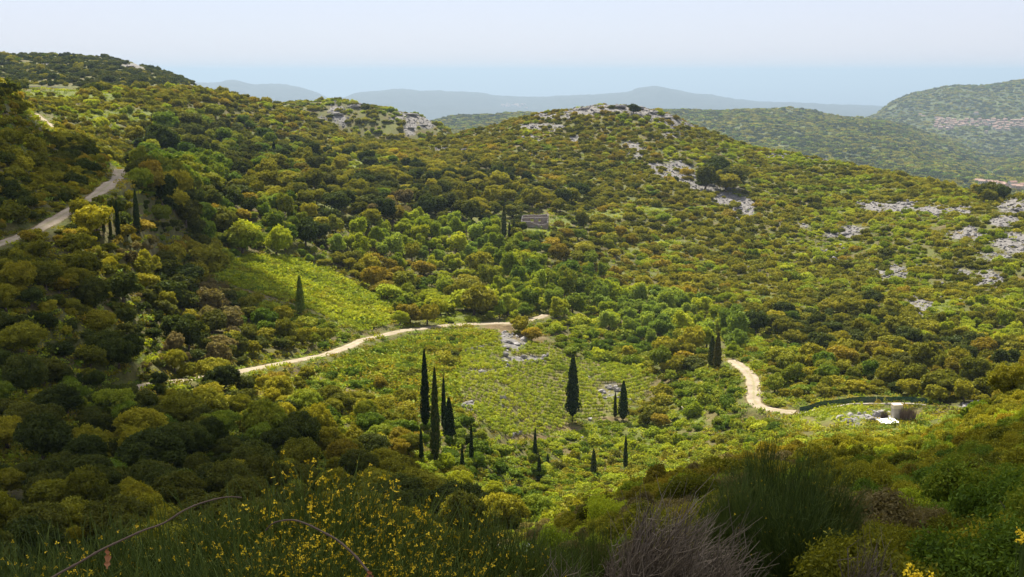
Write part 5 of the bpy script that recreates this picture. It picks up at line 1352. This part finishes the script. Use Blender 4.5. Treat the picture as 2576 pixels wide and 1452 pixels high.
flower_bush(1262, 1275, 26, .7, 'smaller white-flowered bush beside the paler one', 'green', WHITEPETAL, 260, 'white_flower_bush', 4)
# spurge heads
def spurge(u, v, y, lab, seed):
    a, e = ray(u, v); x = a*y; zt = e*y; z = float(gz(x, y)); h = zt - z; rs = np.random.RandomState(seed); st = []; fl = []
    for i in range(9):
        t = np.array([rs.normal(0, .035), rs.normal(0, .035), h*rs.uniform(.93, 1.02)]); b = np.array([rs.normal(0, .02), rs.normal(0, .02), -.05]); st.append(tube([b, (b+t)/2 + rs.normal(0, .02, 3), t], [.005, .004, .003], 5) + (0, .5))
        c = t + rs.normal(0, .012, (14, 3)); V, Fq = leaf_quads(c, np.tile([0, -.3, 1.], (14, 1)), .011, rs, 1.1, .5); fl.append((V, Fq, 0, np.repeat(rs.uniform(.6, 1, 14), 4)))
    r = link('yellow_wildflower', None, None, (x, y, z)); tag(r, lab, 'wildflower', 'bright yellow wildflowers'); link('stalks', mk(st, 'stalks', [BROOMSTEM]), r); link('flower_head', mk(fl, 'flower_heads', [YELLOW]), r)
spurge(2568, 1350, 6.2, 'bright yellow flower head at the far right edge', 1); spurge(2302, 1438, 6.0, 'bright yellow flower head at the bottom of the scrub', 2)
# dry canes
def cane(px, lab, seed, leaf=None, stub=None):
    pts = []
    for (u, v, y) in px: a, e = ray(u, v); pts.append((a*y, y, e*y))
    P = catmull(pts, 8); n = len(P); base = np.array(P[0]); rs = np.random.RandomState(seed)
    g0 = float(gz(base[0], base[1])); lowp = np.array([[base[0] - .05, base[1] - .05, g0 - .05], [base[0] - .03, base[1] - .02, (g0 + base[2])/2]])
    P = np.r_[lowp, P]; R = np.interp(np.arange(len(P)), [0, len(P)-1], [.0042, .0021]); R[8::8] *= 1.35
    r = link('dry_cane', None, None, (float(P[0, 0]), float(P[0, 1]), float(P[0, 2]))); tag(r, lab, 'dry cane', 'dry arching canes')
    V, Fq = tube(P - P[0], R, 7); link('stem', mesh_np('cane_stem', V, Fq, [CANE], rnd=np.full(len(V), .5), smooth=True), r)
    if leaf:
        (u, v, y), L = leaf; a, e = ray(u, v); q = np.array([a*y, y, e*y]) - P[0]; k = np.linspace(0, 1, 9)
        mid = q + np.c_[.003*np.sin(k*5), np.zeros(9), -L*k]; w = .007*np.sin(k*PI)**.6 + .002 + .004*np.sin(k*19)
        V = np.stack([mid - np.c_[w, np.zeros(9), np.zeros(9)], mid + np.c_[np.zeros(9), w*.6, np.zeros(9)], mid + np.c_[w, np.zeros(9), np.zeros(9)]], 1).reshape(-1, 3); idx = np.arange(27).reshape(9, 3)
        Fq = np.stack([idx[:-1, :-1], idx[:-1, 1:], idx[1:, 1:], idx[1:, :-1]], -1).reshape(-1, 4); link('withered_leaf', mesh_np('withered_leaf', V, Fq, [DRYLEAF], rnd=np.linspace(0, 1, 27)), r)
cane([(95,1480,3.2),(140,1448,3.25),(200,1415,3.3),(250,1386,3.35),(300,1362,3.4),(360,1335,3.45),(410,1317,3.5),(458,1287,3.55),(500,1268,3.6),(550,1254,3.65),(580,1250,3.68),(608,1252,3.7)], 'long dry brown cane rising from the bottom left over the brooms', 1, leaf=((268,1382,3.36), .07))
cane([(945,1490,3.0),(930,1445,3.05),(918,1428,3.08),(890,1395,3.12),(850,1360,3.18),(815,1340,3.22),(775,1320,3.26),(740,1309,3.3),(710,1310,3.34),(685,1318,3.38),(668,1335,3.42)], 'short arched dry cane bending over the yellow brooms', 2, leaf=((928,1436,3.04), .045))

# ------------------------------------------------------------------ air, light, camera
SUN_EL = math.radians(51); SUN_AZ = math.radians(-12)   # from +Y towards +X
S = Vector((math.sin(SUN_AZ)*math.cos(SUN_EL), math.cos(SUN_AZ)*math.cos(SUN_EL), math.sin(SUN_EL)))
# thin broken cloud high above the valley; its shade falls on the near wood and the near slope
m, nt, out = new_mat('thin_cloud'); tr = nt.nodes.new('ShaderNodeBsdfTransparent'); df = nd(nt, 'ShaderNodeBsdfTranslucent'); df.inputs[0].default_value = (.9, .9, .9, 1)
ms = nt.nodes.new('ShaderNodeMixShader'); ms.inputs[0].default_value = .68; nt.links.new(tr.outputs[0], ms.inputs[1]); nt.links.new(df.outputs[0], ms.inputs[2]); nt.links.new(ms.outputs[0], out.inputs['Surface'])
CLOUDM = m; CLOUDT = m.copy(); CLOUDT.name = 'thinner_cloud'; [n for n in CLOUDT.node_tree.nodes if n.type == 'MIX_SHADER'][0].inputs[0].default_value = .56; CLH = 620.0
def cloud(ells, lab, seed, mat):
    rs = np.random.RandomState(seed); parts = []; iv, jf = ico(3)
    for (cx, cy, rx, ry, gz_) in ells:
        t = (CLH - gz_)/S.z; c = np.array([cx + S.x*t, cy + S.y*t, CLH])
        V = iv*np.array([rx, ry, min(rx, ry)*.35]); V[:, 2] = np.where(V[:, 2] < 0, V[:, 2]*.25, V[:, 2]); n_ = 1 + .16*fbm(iv[:, 0]*2 + seed + cx, iv[:, 1]*2 + iv[:, 2]*1.7 + cy, 3)
        parts.append((V*n_[:, None] + c, jf, 0, 0))
    V, Fs, M, R = join(parts); tag(link('cloud', mesh_np('cloud', V, Fs, [mat], smooth=True)), lab, 'cloud', kind='stuff')
cloud([(-105,125,62,80,-42),(-50,82,46,44,-35),(-22,122,32,30,-48),(-128,235,42,60,-20),(-95,300,40,40,-20)], 'thin broken cloud drifting above the wooded slope', 1, CLOUDM)
cloud([(-10,2,60,17,-5),(26,34,44,30,-12)], 'thin strip of cloud drifting above the near slope', 2, CLOUDT)
def haze_box():
    m, nt, out = new_mat('haze_air'); pv = nd(nt, 'ShaderNodeVolumePrincipled', Density=HAZE_D, Anisotropy=.2)
    pv.inputs['Color'].default_value = HAZE_C; nt.links.new(pv.outputs[0], out.inputs['Volume'])
    V, Fq = box(-210000, -400, -800, 210000, 310000, 90); tag(link('haze', mesh_np('haze', V, Fq, [m])), 'thin blue haze filling the air over valley, hills and sea', 'haze', kind='stuff')
HAZE_D = .72e-4; HAZE_C = (.39, .51, .64, 1)
haze_box()
sun = bpy.data.lights.new('sun', 'SUN'); sun.energy = 5.0; sun.angle = math.radians(.5); sun.color = (1, .94, .80)
so = bpy.data.objects.new('sun', sun); C.objects.link(so); so.rotation_euler = S.to_track_quat('Z', 'Y').to_euler(); so.location = (0, 0, 50)
w = bpy.data.worlds.new('World'); scene.world = w; w.use_nodes = True; nt = w.node_tree; nt.nodes.clear()
sky = nt.nodes.new('ShaderNodeTexSky'); sky.sky_type = 'NISHITA'; sky.sun_disc = False; sky.sun_elevation = SUN_EL; sky.sun_rotation = SUN_AZ
sky.altitude = 400; sky.air_density = 1.0; sky.dust_density = 1.2; sky.ozone_density = 1.5
bg = nt.nodes.new('ShaderNodeBackground'); bg.inputs[1].default_value = .051; wo = nt.nodes.new('ShaderNodeOutputWorld')
tint = mix(nt, 1.0, sky.outputs[0], (.65, .77, 1.02), 'MULTIPLY')
cl = noise(nt, nt.nodes.new('ShaderNodeTexCoord').outputs['Generated'], 2.2, 5, .6)
vc = ramp(nt, cl, [(.3,(.845,.875,1.0)),(.7,(.90,.885,.99))]); vm = nt.nodes.new('ShaderNodeVectorMath'); vm.operation = 'SCALE'; vm.inputs['Scale'].default_value = 9.0; nt.links.new(vc, vm.inputs[0])
veil = mix(nt, .66, tint, vm.outputs[0])   # thin high haze that evens the whole sky out
nt.links.new(veil, bg.inputs[0]); nt.links.new(bg.outputs[0], wo.inputs[0])
cam = bpy.data.cameras.new('camera'); co = bpy.data.objects.new('camera', cam); C.objects.link(co); scene.camera = co
cam.sensor_width = 36; cam.lens = 36*F/W; cam.clip_start = .1; cam.clip_end = 600000; co.location = (0, 0, 0); co.rotation_euler = (PI/2 - PITCH, 0, 0)
vs = scene.view_settings; vs.view_transform = 'Standard'; vs.look = 'None'; vs.exposure = 1.2; vs.gamma = 1
scene.cycles.max_bounces = 6; scene.cycles.diffuse_bounces = 2; scene.cycles.glossy_bounces = 1; scene.cycles.transmission_bounces = 3; scene.cycles.volume_bounces = 0; scene.cycles.transparent_max_bounces = 6
scene.cycles.use_denoising = True
